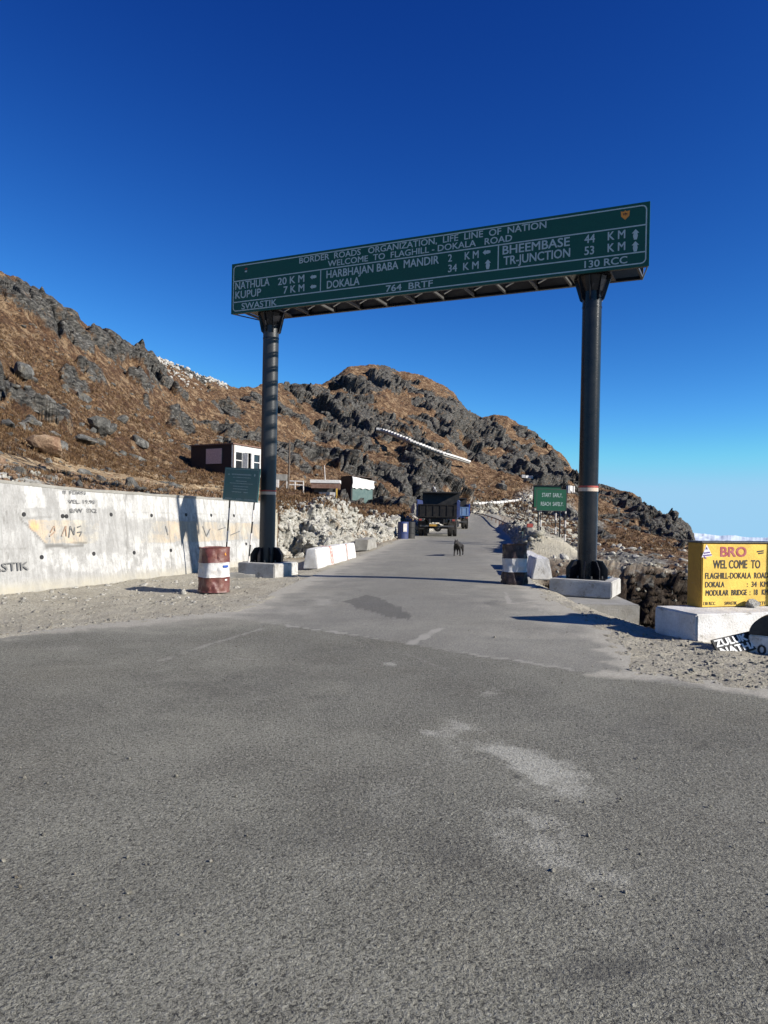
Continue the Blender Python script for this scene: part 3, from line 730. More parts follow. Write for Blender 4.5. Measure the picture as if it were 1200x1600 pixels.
flat('border_line', SP, lines, M['letter'], gan)
for txt, p1, p2, cp in [
    ('BORDER  ROADS   ORGANIZATION,  LIFE  LINE  OF  NATION', (468, 412.3), (853.6, 355.4), 8.8), ('WELCOME  TO  FLAGHILL - DOKALA   ROAD', (512.5, 416.9), (800, 376.4), 8.8),
    ('NATHULA', (368, 451.7), (421, 447.3), 11.4), ('20 K M', (434.6, 445), (475.4, 441), 10.8), ('KUPUP', (368, 467), (407.8, 462.2), 11.2), ('7 K M', (443.3, 458.4), (475.4, 455.2), 10.8),
    ('HARBHAJAN BABA  MANDIR', (510.4, 434.4), (685.5, 412.3), 11.6), ('DOKALA', (511, 450.4), (561.5, 445.3), 11.6), ('2     K M', (700.4, 408.5), (747.7, 403.6), 11.2), ('34  K M', (700.4, 424.8), (747.7, 420.2), 11.2),
    ('BHEEMBASE', (785.6, 397.1), (890, 384.6), 13), ('TR-JUNCTION', (787, 413.6), (890.6, 401.8), 13), ('44    K M', (913.4, 379.6), (976.7, 372.9), 12.6), ('53    K M', (913.4, 397.9), (976.7, 391.4), 12.6),
    ('SWASTIK', (377.7, 483), (432.3, 477.6), 9.4), ('764  BRTF', (603.2, 456), (676.1, 447.6), 9.6), ('130 RCC', (913.4, 418), (979.9, 412), 10.6)]:
    SP.text('lettering', txt, p1, p2, cp, M['letter'], gan, bold=.022)
def arrow(c, ang, k):
    u0, v0 = SP.uv(*c); sh = [(0, .5), (.34, .12), (.17, .12), (.22, -.14), (.13, -.5), (-.13, -.5), (-.22, -.14), (-.17, .12), (-.34, .12)]
    a = R(ang); return [(u0+k*(x*math.cos(a)-y*math.sin(a)), v0+k*(x*math.sin(a)+y*math.cos(a))) for x, y in sh]
for c, an, k in (((489.5, 432.7), 90, .17), ((489.4, 447.9), 90, .17), ((760.2, 394), 90, .17), ((762.3, 413), 0, .20), ((993, 366.2), 0, .20), ((992.7, 385), 0, .20)):
    flat('arrow', SP, [arrow(c, an, k)], M['letter'], gan)
u, v = SP.uv(977, 335.5)
em = flat('shield_emblem', SP, [[(u-.085, v+.075), (u-.03, v+.06), (u, v+.085), (u+.03, v+.06), (u+.085, v+.075), (u+.075, v-.03), (u, v-.10), (u-.075, v-.03)]], M['orange'], gan)
flat('lettering', SP, [stroke(u-.035, v+.015, u+.035, v+.015, .012), stroke(u-.03, v-.01, u-.03, v+.03, .012), stroke(u+.03, v-.01, u+.03, v+.03, .012), stroke(u, v-.015, u, v+.035, .012)], M['letter_black'], gan, .006)
u, v = SP.uv(384.4, 422)
flat('small_emblem', SP, [[(u-.05, v+.03), (u+.0, v+.055), (u+.045, v+.04), (u+.02, v+.0), (u-.02, v+.02)]], M['red'], gan)
flat('small_emblem', SP, [[(u-.03, v-.05), (u+.03, v-.055), (u+.04, v-.01), (u-.03, v-.02)]], M['letter'], gan, .006)
DP = .85
ue0, ue1 = .36, Lg-.22
world_part(gbox(MB(), ue0, ue1, 0.0, HS, DP, DP+.02), 'back_panel', M['sheet_grey'], gan)
fr_ = MB()
for o in (.06, DP-.03):
    for v in (.03, HS-.03): gbox(fr_, .02 if o < .1 else .34, Lg-(.02 if o < .1 else .20), v-.03, v+.03, o-.03, o+.03)
split_part(fr_, 'truss_chord', M['steel_dark'], gan)
e_ = MB()   # the open ends: a rod from each lower corner of the sign to the truss corner, and the end posts
for us, ue in ((.02, ue0), (Lg-.02, ue1)):
    e_.tube([A_+sdir*us+UP*.01+nb_*.02, A_+sdir*ue+UP*.0+nb_*DP], .014, 6); e_.tube([A_+sdir*us+UP*(HS-.03)+nb_*.02, A_+sdir*ue+UP*(HS-.03)+nb_*DP], .014, 6)
split_part(e_, 'end_rod', M['steel_dark'], gan)
poles = []
for px_ in (420.5, 921.5):
    bu, bd = 0, 9e9
    for u_ in np.linspace(.2, Lg-.2, 900):
        q_ = A_+sdir*float(u_)+nb_*.425; q_ = Vector((q_.x, q_.y, 3.2)); x_, _y = proj([q_[:]]); e_d = abs(float(x_[0])-px_)
        if e_d < bd: bu, bd = float(u_), e_d
    q_ = A_+sdir*bu+nb_*.425; poles.append(Vector((q_.x, q_.y, 0)))
print('poles', poles, 'gantry az', math.degrees(math.atan2(sdir.x, sdir.y)))
nrib = 13
for k in range(nrib+1):
    uu = ue0+(ue1-ue0)*k/nrib
    m_ = M['steel_dark'] if k % 2 == 0 else M['steel_grey']
    world_part(gbox(MB(), uu-.022, uu+.022, .03, HS-.05, DP-.05, DP-.002), 'truss_post', m_, gan)
    split_part(gbox(gbox(MB(), uu-.022, uu+.022, .0, .05, .10, DP-.06), uu-.022, uu+.022, HS-.09, HS-.05, .10, DP-.06), 'cross_member', m_, gan)
for k in range(nrib):
    u0_ = ue0+(ue1-ue0)*k/nrib; u1_ = ue0+(ue1-ue0)*(k+1)/nrib
    if k in (0, nrib-1): continue
    o0_, o1_ = (.14, DP-.12) if k % 2 else (DP-.12, .14)
    t = MB()
    mid = .5
    t.tube([A_+sdir*(u0_+.05)+UP*.10+nb_*(DP-.22), A_+sdir*(u1_-.05)+UP*.42+nb_*(DP-.12)], .017, 5)
    world_part(t, 'diagonal_brace', M['sunlit_metal'], gan)
    t = MB().tube([A_+sdir*(u0_+.04)+UP*(HS-.1)+nb_*(DP-.10), A_+sdir*(u1_-.04)+UP*.07+nb_*(DP-.10)], .02, 5)
    world_part(t, 'diagonal_brace', M['steel_grey'], gan)
for i, pp in enumerate(poles):
    rad = .192
    ztop = zb+.02
    pb = .16 if i == 0 else .20
    col = MB().tube([pp+UP*pb, pp+UP*ztop], rad, 40); col = world_part(col, 'column', M['steel_column'] if i == 0 else M['steel_dark'], gan, True)
    # haunch: tapering stiffener plates under the truss
    h = MB()
    for a in range(8):
        an = R(a*45)+math.atan2(sdir.y, sdir.x); dv = Vector((math.cos(an), math.sin(an), 0)); pv = Vector((-dv.y, dv.x, 0))*.012
        wid = .46 if a % 4 == 0 else (.36 if a % 2 else .38)
        q = [pp+dv*.17+UP*(ztop-.50), pp+dv*.24+UP*(ztop-.45), pp+dv*min(wid, .33 if a % 4 else .37)+UP*(ztop-.02), pp+dv*.17+UP*(ztop-.02)]
        f1 = [h.b.verts.new(c_+pv) for c_ in q]; f2 = [h.b.verts.new(c_-pv) for c_ in q]
        h.b.faces.new(f1); h.b.faces.new(f2[::-1])
        for k in range(4): h.b.faces.new((f1[k], f2[k], f2[(k+1) % 4], f1[(k+1) % 4]))
    h.tube([pp+UP*(ztop-.30), pp+UP*(ztop-.02)], [.21, .31], 12)
    split_part(h, 'haunch', M['steel_dark'], gan)
    g = MB()
    g.box(pp+UP*(ztop+.0), (.80, .74, .03), rotg)
    world_part(g, 'cap_plate', M['steel_dark'], gan)
    f_ = MB()
    for a in range(8):
        an = R(a*45+22); dv = Vector((math.cos(an), math.sin(an), 0)); pv = Vector((-dv.y, dv.x, 0))*.01
        q = [pp+dv*.17+UP*(pb+.02), pp+dv*.41+UP*(pb+.02), pp+dv*.41+UP*(pb+.20), pp+dv*.31+UP*(pb+.36), pp+dv*.17+UP*(pb+.38)]
        f1 = [f_.b.verts.new(c_+pv) for c_ in q]; f2 = [f_.b.verts.new(c_-pv) for c_ in q]
        f_.b.faces.new(f1); f_.b.faces.new(f2[::-1])
        for k in range(5): f_.b.faces.new((f1[k], f2[k], f2[(k+1) % 5], f1[(k+1) % 5]))
    f_.box(pp+UP*(pb+.012), (.86, .80, .024), rotg)
    split_part(f_, 'base_gusset', M['steel_dark'], gan)
    zc = 1.99 if i else 1.86
    for a in range(8):
        an = R(a*45); bq = pp+Vector((math.cos(an)*.34, math.sin(an)*.34, pb+.02))
        world_part(MB().tube([bq, bq+UP*.05], .018, 6), 'anchor_bolt', M['steel_grey'], gan)
    world_part(MB().tube([pp+UP*(zc-.035), pp+UP*(zc+.035)], rad+.004, 32), 'silver_band', M['metal_band'], gan, True)
    world_part(MB().tube([pp+UP*(zc+.040), pp+UP*(zc+.075)], rad+.003, 32), 'red_band', M['red'], gan, True)
    world_part(MB().tube([pp+UP*(ztop-.62), pp+UP*(ztop-.59)], rad+.006, 32), 'weld_ring', M['steel_dark'], gan, True)
# ---- plinths
def rough_block(name, c, size, rz, m, label, cat, amp=.012, bev=.02, cuts=7, seed=1, group=None, taper=0., z0=0.):
    b = MB(); b.box((0, 0, size[2]/2), size, None, bev)
    if taper:
        for v_ in b.b.verts: v_.co.x *= 1-taper*max(0, v_.co.z)/size[2]; v_.co.y *= 1-taper*.5*max(0, v_.co.z)/size[2]
    bmesh.ops.triangulate(b.b, faces=b.b.faces[:])
    for _ in range(3):
        es = [e for e in b.b.edges if e.calc_length() > max(size)/10]
        if es: bmesh.ops.subdivide_edges(b.b, edges=es, cuts=1)
    b.rough(amp, 4., 0, seed)
    o = b.build(name, m, None, False, (c[0], c[1], z0), (0, 0, rz))
    return tag(o, label, cat, group)
ga = math.atan2(sdir.y, sdir.x)
rough_block('plinth', (poles[0].x+.08, poles[0].y-.22, 0), (1.05, 1.05, .40), ga, M['old_white'], 'low whitewashed concrete plinth under the left gantry column', 'plinth', z0=-.22, seed=3)
rough_block('plinth', (poles[1].x-.03, poles[1].y-.06, 0), (1.20, 1.15, .32), ga, M['old_white'], 'whitewashed concrete plinth under the right gantry column', 'plinth', z0=-.11, seed=4)
rough_block('culvert_block', (3.98, 14.55), (1.35, 2.0, 1.35), R(-2), M['concrete'], 'grey concrete culvert block below the right column plinth', 'concrete block', z0=-1.47, seed=5, amp=.02)

# ---- retaining wall
wpx = [0, 150, 300, 408, 436]; wby = [925, 911, 893, 878.5, 875]; wty = [752, 767, 777, 784, 786]; WZ = -.15
base = [Vector((-22, 4.2, WZ)), Vector((-13.0, 7.4, WZ)), Vector((-9.3, 10.4, WZ))]+[G(x, y, WZ) for x, y in zip(wpx, wby)]
zt = [1.95, 1.95, 1.93]+[P(x, y, G(x, b_, WZ).y+.33).z for x, y, b_ in zip(wpx, wty, wby)]
bp = []; tp = []
for i, q in enumerate(base):
    a = base[max(0, i-1)]; c = base[min(len(base)-1, i+1)]; d = (c-a).normalized(); nn = Vector((-d.y, d.x, 0))   # into the hill
    bp.append(q); tp.append(Vector((q.x, q.y, 0))+nn*.34+UP*zt[i])
def wallpt(i, t): return bp[i]+(tp[i]-bp[i])*t
# fine parameterisation along the wall
cum = [0]
for a, c in zip(bp, bp[1:]): cum.append(cum[-1]+(c-a).length)
def wp(s_, t):
    i = min(len(bp)-2, max(0, int(np.searchsorted(cum, s_)-1))); f = (s_-cum[i])/(cum[i+1]-cum[i])
    # ease the corners
    return (wallpt(i, t)*(1-f)+wallpt(i+1, t)*f)
ns, nt_ = 520, 64
ss = np.concatenate([np.linspace(0, cum[2], 40)[:-1], np.linspace(cum[2], cum[-1], ns-39)])
wpts = np.array([[wp(s_, t)[:] for t in np.linspace(-.08, 1, nt_)] for s_ in ss])
nnw = Vector((.9, -.4, .0)); Pn = wpts.reshape(-1, 3)
dsp = fbm(Pn[:, 0]*1.4, Pn[:, 1]*1.4, Pn[:, 2]*1.4, 4, 401)*.016+fbm(Pn[:, 0]*9, Pn[:, 1]*9, Pn[:, 2]*9, 2, 403)*.005
Pn = Pn+np.array(nnw)[None, :]*dsp[:, None]
wX, wY = proj(Pn)
wm, wt_, wb_ = mat('painted_wall'); n = N(wt_); p = n.pos()
vst = n('VectorMath', {0: p, 1: (3.2, 3.2, .35)}, operation='MULTIPLY').outputs[0]
f1 = n.noise(p, 2.6, 8, .7); f2 = n.noise(vst, 2.4, 6, .7); f3 = n.noise(p, 26, 5, .7)
c = n.ramp(f1, [(.3, (.24, .237, .228)), (.5, (.315, .31, .30)), (.7, (.39, .385, .372))])
c = n.mix(n.ramp(n.math('ADD', n.attr('whitewash'), n.math('MULTIPLY', n.math('SUBTRACT', f1, .5), 1.6)), [(.38, 0.), (.60, .8)]), c, (.47, .465, .45))
c = n.mix(n.ramp(n.math('ADD', n.attr('cream'), n.math('MULTIPLY', n.math('SUBTRACT', f1, .5), 1.6)), [(.42, 0.), (.64, .5)]), c, n.mix(n.ramp(n.noise(p, 1.1, 4), [(.45, 0.), (.6, 1.)]), (.42, .37, .27), (.47, .33, .17)))
c = n.mix(n.ramp(n.math('ADD', n.attr('orange'), n.math('MULTIPLY', n.math('SUBTRACT', f1, .5), 1.2)), [(.40, 0.), (.7, .8)]), c, (.60, .34, .14))
c = n.mix(n.ramp(f2, [(.46, 0.), (.56, .5), (.60, .15), (.68, .55)]), c, (.17, .165, .155))
c = n.mix(n.ramp(f3, [(.32, .45), (.46, 0.)]), c, (.18, .17, .16))
c = n.mix(n.attr('crack'), c, (.10, .095, .085))
c = n.mix(n.math('MULTIPLY', n.attr('foot'), n.ramp(f1, [(.3, .2), (.7, .9)])), c, (.34, .31, .24))
link(wt_, c, wb_.inputs['Base Color']); wb_.inputs['Roughness'].default_value = .9
link(wt_, n.bump(n.math('ADD', f1, n.math('MULTIPLY', f3, .3)), .012), wb_.inputs['Normal'])
def wmask(x0, x1, y0, y1, sf=8): return sm(wX, x0-sf, x0+sf)*(1-sm(wX, x1-sf, x1+sf))*sm(wY, y0-sf, y0+sf)*(1-sm(wY, y1-sf, y1+sf))
ybm = np.interp(wX, [0, 200, 330, 410], [812, 812, 815, 818]); ybe = np.interp(wX, [0, 200, 330, 410], [850, 850, 846, 842])
slope_ = sm(wX-(wY-812)*.75, 36, 46)
cream = .62*sm(wY, ybm-3, ybm+2)*(1-sm(wY, ybe-2, ybe+3))*slope_*(1-.5*wmask(150, 235, 800, 860, 20))
white = np.maximum.reduce([wmask(38, 66, 757, 773, 3)*1.0, wmask(38, 75, 772, 795, 5)*.75, wmask(85, 200, 762, 800, 12)*.62, wmask(205, 480, 770, 812, 10)*.75, wmask(60, 480, 856, 900, 14)*.48, wmask(190, 480, 770, 900, 14)*.5])*(1-cream)
orange = wmask(44, 62, 812, 830, 9)*.75
def wline(pl, w_):
    r_ = np.zeros(wX.shape)
    for (ax, ay), (bx, by) in zip(pl, pl[1:]):
        ex, ey = bx-ax, by-ay; t = np.clip(((wX-ax)*ex+(wY-ay)*ey)/(ex*ex+ey*ey), 0, 1)
        r_ = np.maximum(r_, 1-sm(np.hypot(wX-ax-t*ex+fbm(wX/9, wY/9, wX*0, 2, 9)*2, wY-ay-t*ey), w_*.4, w_*1.3))
    return r_
crack = np.maximum.reduce([.7*wline([(34, 812), (50, 828), (72, 852), (135, 848)], 1.4), .8*wline([(72, 855), (90, 853), (100, 855), (130, 852)], 2.4), .5*wline([(0, 857), (40, 857)], 1.), .35*wline([(108, 856), (110, 905)], 1.), .4*wline([(107, 764), (109, 812)], .9), .45*wline([(196, 770), (199, 895)], 1.), .4*wline([(262, 774), (268, 890)], .9), .4*wline([(318, 778), (322, 888)], .9), .4*wline([(368, 782), (370, 882)], .9), .3*wline([(0, 790), (210, 800), (420, 806)], .8),
                           .4*wline([(33, 810), (80, 808)], 2.5), .5*wline([(25, 797), (32, 812)], 1.2), .35*wline([(60, 856), (74, 855)], 1.), .5*wline([(5, 800), (6, 818)], 1.), .5*wline([(11, 800), (12, 818)], 1.), .6*wline([(10, 850), (13, 872)], 1.)])
Tn = np.tile(np.linspace(-.08, 1, nt_), len(ss)); foot = 1-sm(Tn, .0, .12)
wth = thing('retaining_wall', 'long grey concrete retaining wall with peeling paint at the foot of the left hillside', 'wall', (bp[3].x, bp[3].y, 0))
face_ = grid_obj('wall_face', Pn, len(ss), nt_, wm, attrs=dict(whitewash=white, cream=cream, orange=orange, crack=crack, foot=foot))
face_.parent = wth; face_.matrix_parent_inverse = parent_world(wth).inverted()
body = MB(); prev = None
for s_ in ss[::8].tolist()+[ss[-1]]:
    a = wp(s_, 0); t_ = wp(s_, 1); i = min(len(bp)-2, max(0, int(np.searchsorted(cum, s_)-1))); d = (bp[i+1]-bp[i]).normalized(); nn = Vector((-d.y, d.x, 0))
    q = [a+nn*.03-UP*.3, t_+nn*.02-UP*.03, t_+nn*.42-UP*.03, a+nn*.9-UP*.3]
    cur = [body.b.verts.new(v_) for v_ in q]
    if prev:
        for k in range(4): body.b.faces.new((prev[k], cur[k], cur[(k+1) % 4], prev[(k+1) % 4]))
    else: body.b.faces.new(cur)
    prev = cur
body.b.faces.new(prev[::-1]); world_part(body, 'wall_core', M['concrete'], wth)
cop = MB(); prev = None; k_ = 0
for s_ in ss[::3].tolist()+[ss[-1]]:
    t_ = wp(s_, 1); i = min(len(bp)-2, max(0, int(np.searchsorted(cum, s_)-1))); d = (bp[i+1]-bp[i]).normalized(); nn = Vector((-d.y, d.x, 0)); k_ += 1
    j_ = vn(np.array([s_*2.]), np.array([0.]), np.array([0.]), 3)[0]*.012
    q = [t_-nn*.015-UP*.02, t_-nn*.018+UP*(.035+j_), t_+nn*.44+UP*(.05+j_), t_+nn*.44-UP*.02]
    cur = [cop.b.verts.new(v_) for v_ in q]
    if prev:
        for k in range(4): cop.b.faces.new((prev[k], cur[k], cur[(k+1) % 4], prev[(k+1) % 4]))
    else: cop.b.faces.new(cur)
    prev = cur
cop.b.faces.new(prev[::-1]); world_part(cop, 'coping', M['concrete'], wth)
def W(px, py):
    k = int(np.argmin((wX-px)**2+(wY-py)**2)); return Vector(Pn[k])
def wall_plane(p1, p2):
    a, b = W(*p1), W(*p2); s_ = (b-a); s_.z = 0; s_.normalize(); nn = Vector((s_.y, -s_.x, 0)); t = (UP - nn*(.34/1.85)); t.normalize()
    n_ = s_.cross(t); n_ = n_ if n_.x > 0 else -n_
    return Plane_(a, s_, t, n_)
M['scrawl'] = paint('charcoal_scrawl', (.12, .12, .118), (.3, .29, .28), .7, .9, 14, .0002)
M['scrawl_red'] = paint('faded_red_scrawl', (.30, .20, .14), (.4, .36, .3), .8, .9, 14, .0002)
for txt, p1, p2, cp, m_ in [('II  FDAN', (98, 772), (132.6, 772.6), 5.4, 'scrawl'), ('VEL. 19.90', (106, 786.5), (147, 787.8), 6, 'scrawl'), ('B/W  8X2', (109, 800.7), (150, 801.8), 6.5, 'scrawl'), ('ASTIK', (-14, 893.6), (44, 890.6), 13, 'scrawl')]:
    pl = wall_plane(p1, p2) if p1[0] > 0 else wall_plane((1, p1[1]), p2)
    pl.text('graffiti', txt, p1, p2, cp, M[m_], wth, bold=.02, off=.032)
for pl_ in ([(78, 832), (84, 822), (86, 830), (77, 838)], [(96, 838), (102, 822), (103, 838)], [(107, 840), (109, 822), (115, 836), (116, 824)], [(120, 824), (126, 822)], [(120, 832), (127, 831), (124, 838)], [(258, 822), (262, 836)], [(316, 822), (322, 838), (328, 826)], [(340, 828), (352, 824)], [(360, 836), (374, 830)]):
    P0 = wall_plane(pl_[0], (pl_[0][0]+25, pl_[0][1])); uvs = [P0.uv(*q) for q in pl_]
    flat('graffiti', P0, [stroke(*a, *b, .025) for a, b in zip(uvs, uvs[1:])], M['scrawl_red' if pl_[0][0] < 100 else 'scrawl'], wth, .02)
for x, y in [(98, 806), (103, 808), (173, 803), (66, 870), (146, 865), (210, 864), (237, 806), (290, 805), (330, 806), (267, 861), (312, 857), (365, 806), (384, 850), (36, 803)]:
    c_ = W(x, y); wd_ = Vector((.91, -.38, .12)).normalized()
    o = MB().tube([c_-wd_*.05, c_+wd_*.014], [.045, .043], 14)
    world_part(o, 'weep_hole', M['black'], wth)
#==PART3==
def rotz(a): return Matrix.Rotation(a, 3, 'Z')
# ---- oil drums used as road markers
def barrel(c, label, mt, mw, mb_, rz, seed, h=.87, r=.285, crush=.03):
    t = thing('barrel', label, 'barrel', c, rz, 'old drums marking the road edge')
    def shell(z0, z1, m, name):
        nseg, nz_ = 56, max(4, int((z1-z0)/.018)); g = []
        for j in range(nz_+1):
            z = z0+(z1-z0)*j/nz_
            rr = r*(1-.06*(z/h)) if False else r
            rib = .010*(math.exp(-((z-h*.335)/.014)**2)+math.exp(-((z-h*.665)/.014)**2)) + .012*math.exp(-((z-h)/.012)**2)+.010*math.exp(-(z/.014)**2)
            g.append([(rr+rib, 2*math.pi*k/nseg, z) for k in range(nseg)])
        A = np.array(g); R_, T, Z = A[..., 0], A[..., 1], A[..., 2]
        x, y = np.cos(T), np.sin(T)
        d = fbm(x*1.6+seed, y*1.6, Z*2.6, 3, seed)*crush*1.5 - np.maximum(0, fbm(x*3+seed, y*3, Z*4.5, 3, seed+4))*crush*1.6
        d2 = (1-np.abs(fbm(x*3.4, y*3.4+seed, Z*6, 2, seed+8))*3)*crush*.25
        R2 = R_+d+d2; Zt = Z+fbm(x*1.3, y*1.3, Z*0, 2, seed+3)*.03*(Z/h)
        b = MB(); vs = [[b.b.verts.new((float(R2[j, k]*x[j, k]), float(R2[j, k]*y[j, k]), float(Zt[j, k]))) for k in range(nseg)] for j in range(nz_+1)]
        for j in range(nz_):
            for k in range(nseg): b.b.faces.new((vs[j][k], vs[j][(k+1) % nseg], vs[j+1][(k+1) % nseg], vs[j+1][k]))
        if z1 >= h-.001:
            mid = [b.b.verts.new((v.co.x*.93, v.co.y*.93, v.co.z-.02)) for v in vs[-1]]
            for k in range(nseg): b.b.faces.new((vs[-1][k], vs[-1][(k+1) % nseg], mid[(k+1) % nseg], mid[k]))
            b.b.faces.new(mid)
        o = b.build(name, m, t, True); return o
    shell(0, h*.335, mb_, 'lower_band'); shell(h*.335, h*.66, mw, 'white_band'); shell(h*.66, h, mt, 'upper_band')
    return t
bl_ = G(334, 921.5, -.11)
t = barrel((bl_.x, bl_.y, -.14), 'dented maroon and white drum standing on the gravel left of the road', M['maroon'], M['barrel_white'], M['maroon'], .4, 31, r=.292)
b = MB(); b.box((.175, -.245, .50), (.13, .004, .045), rotz(R(35))); b.build('blue_sticker', M['blue'], t)
b = MB(); b.box((.19, -.22, .24), (.06, .004, .03), rotz(R(38))); b.build('pale_sticker', M['white'], t)
b = MB(); b.box((.17, -.245, .74), (.045, .004, .05), rotz(R(35))); b.build('orange_sticker', M['orange'], t)
br_ = G(804.5, 913, 0)
barrel((br_.x, br_.y+.1, -.03), 'crushed dark maroon and white drum standing at the right edge of the road', M['maroon_dk'], M['barrel_white'], M['maroon_dk'], 1.9, 57, r=.262, crush=.036)

# ---- concrete barrier blocks
def barrier(p0, p1, wd, hh, label, seed, m='white', group=None, z0=-.1, stripes=None, front_w=None):
    d = Vector((p1.x-p0.x, p1.y-p0.y, 0)); L_ = d.length; d.normalize(); side = Vector((d.y, -d.x, 0)) if wd > 0 else Vector((-d.y, d.x, 0)); wd = abs(wd)
    t = thing('barrier_block', label, 'concrete barrier', ((p0.x+p1.x)/2+side.x*wd/2, (p0.y+p1.y)/2+side.y*wd/2, z0), math.atan2(d.y, d.x), group)
    b = MB(); b.prism([(-wd/2, 0), (-wd/2*.62, hh), (wd/2*.62, hh), (wd/2, 0)], -L_/2, L_/2, 'yz')
    bmesh.ops.bevel(b.b, geom=b.b.edges[:], offset=.022, segments=2, affect='EDGES')
    bmesh.ops.triangulate(b.b, faces=b.b.faces[:])
    for _ in range(3):
        es = [e for e in b.b.edges if e.calc_length() > .14]
        if es: bmesh.ops.subdivide_edges(b.b, edges=es, cuts=1)
    b.rough(.016, 4.5, 0, seed); b.build('block', M[m], t)
    for (x0, x1) in (stripes or []):
        q = MB(); q.prism([(-wd/2-.006, .01), (-wd/2*.62-.006, hh+.008), (wd/2*.62+.006, hh+.008), (wd/2+.006, .01)], x0, x1, 'yz'); 
        q.rough(.005, 6, 3, seed); q.build('red_stripe', M['stripe_red'], t)
    return t
M['stripe_red'] = paint('faded_red_stripe', (.42, .12, .09), (.6, .52, .48), .9, .9, 9, .003, chips=((.60, .58, .55), .52))
bn, bf_ = G(497, 889.5, -.1), G(557, 871, -.08)
gb = 'whitewashed barrier blocks along the left edge'
def lerp(a, c, t): return a+(c-a)*t
barrier(lerp(bn, bf_, 0), lerp(bn, bf_, .36), -.42, .53, 'near one of three whitewashed barrier blocks left of the road, beside the dark gap', 61, stripes=[(.62, .86)], group=gb)
barrier(lerp(bn, bf_, .375), lerp(bn, bf_, .72), -.42, .52, 'middle one of three whitewashed barrier blocks left of the road', 62, group=gb)
barrier(lerp(bn, bf_, .735), lerp(bn, bf_, 1.), -.42, .50, 'far one of three whitewashed barrier blocks left of the road', 63, stripes=[(-.62, -.54)], group=gb)
rn = G(830, 905, -.05)
barrier(Vector((rn.x, rn.y, 0)), Vector((rn.x+.12, rn.y+1.5, 0)), .50, .50, 'whitewashed barrier block right behind the dark drum, nearer of two', 64, z0=-.06, group='whitewashed barrier blocks on the right')
barrier(Vector((rn.x+.14, rn.y+1.75, 0)), Vector((rn.x+.30, rn.y+3.6, 0)), .46, .48, 'whitewashed barrier block behind the drum, farther of two', 65, z0=-.04, group='whitewashed barrier blocks on the right')
lb = G(583, 861, -.05)
rough_block('stone_block', (lb.x-.3, lb.y+1.2, 0), (.5, 2.6, .42), R(-7), M['concrete'], 'unpainted grey concrete block beyond the white barriers on the left', 'concrete block', amp=.05, z0=-.05, seed=9)

# ---- plank and posts helpers
def post_striped(name, p0, p1, rad, ncol, mats, parent, seg=8):
    """a post of alternating painted bands, one part; bands are its sub-parts"""
    post = bpy.data.objects.new(name, None)
    b = MB(); b.tube([p0, p1], rad*.96, seg); po = world_part(b, name, mats[0], parent, True)
    for k in range(ncol):
        if k % 2 == 0: continue
        a = p0+(p1-p0)*(k/ncol); c = p0+(p1-p0)*((k+1)/ncol)
        q = MB().tube([a, c], rad, seg).build('painted_band', mats[1], None, True)
        q.parent = po; q.matrix_parent_inverse = (parent_world(parent) @ po.matrix_parent_inverse).inverted() if False else Matrix()
        q.parent = po
    bpy.data.objects.remove(post)
    return po
# ---- small teal information board on two striped posts
zi = -.12
pl0 = G(351, 893, zi); pr0 = G(386, 898.7, zi)
TLb = P(352, 730, pl0.y-.1); TRb = P(406.5, 732.5, pr0.y-.1); BLb = P(347.5, 780.5, pl0.y-.1); BRb = P(402, 785.5, pr0.y-.1)
ib = thing('information_board', 'small teal information board on two leaning black and white posts in front of the wall', 'sign board', (0, 0, 0))
s_ = (TRb-TLb).normalized(); t_ = (TLb-BLb); t_ -= s_*t_.dot(s_); t_.normalize(); n_ = s_.cross(t_)
if n_.y > 0: n_ = -n_
IP = Plane_(BLb, s_, t_, n_); bw, bh = (BRb-BLb).dot(s_), (TLb-BLb).dot(t_)
mb = MB(); c_ = IP.at(bw/2, bh/2, -.012); mb.box(c_, (bw, .02, bh), Matrix(((s_.x, -n_.x, t_.x), (s_.y, -n_.y, t_.y), (s_.z, -n_.z, t_.z))))
world_part(mb, 'board', M['sign_teal'], ib)
M['letter_teal'] = paint('pale_teal_lettering', (.34, .44, .45), (.1, .2, .2), .6, .6, 20, .0002)
bl2 = [[(a, b_) for a, b_ in q] for q in ring(.03, bw-.03, .03, bh-.03, .02, .008)]
flat('border_line', IP, bl2, M['letter_teal'], ib)['kind'] = 'stuff'
rng2 = random.Random(5); rows = []
for v, u0, u1, hh in ((.80, .22, .78, .034), (.71, .26, .76, .020), (.60, .34, .66, .022), (.53, .18, .84, .020), (.44, .28, .72, .020), (.36, .29, .71, .020), (.27, .26, .53, .022), (.27, .60, .72, .022), (.07, .08, .27, .014), (.07, .40, .55, .014), (.07, .64, .92, .014)):
    u = u0*bw
    while u < u1*bw:
        l_ = rng2.uniform(.008, .02); w2 = min(l_, u1*bw-u)
        rows.append([(u, v*bh-hh*rng2.uniform(.3, .5)), (u+w2, v*bh-hh*.5), (u+w2, v*bh+hh*.5), (u, v*bh+hh*rng2.uniform(.2, .5))]); u += l_+rng2.uniform(.004, .010)
o = flat('faded_lettering', IP, rows, M['letter_teal'], ib); o['kind'] = 'stuff'
flat('round_emblem', IP, [[(.87*bw+.028*math.cos(a*.6), .80*bh+.032*math.sin(a*.6)) for a in range(10)]], M['letter_teal'], ib)
flat('emblem_mark', IP, [[(.10*bw, .77*bh), (.13*bw, .82*bh), (.17*bw, .77*bh), (.13*bw, .785*bh)]], M['letter_teal'], ib)
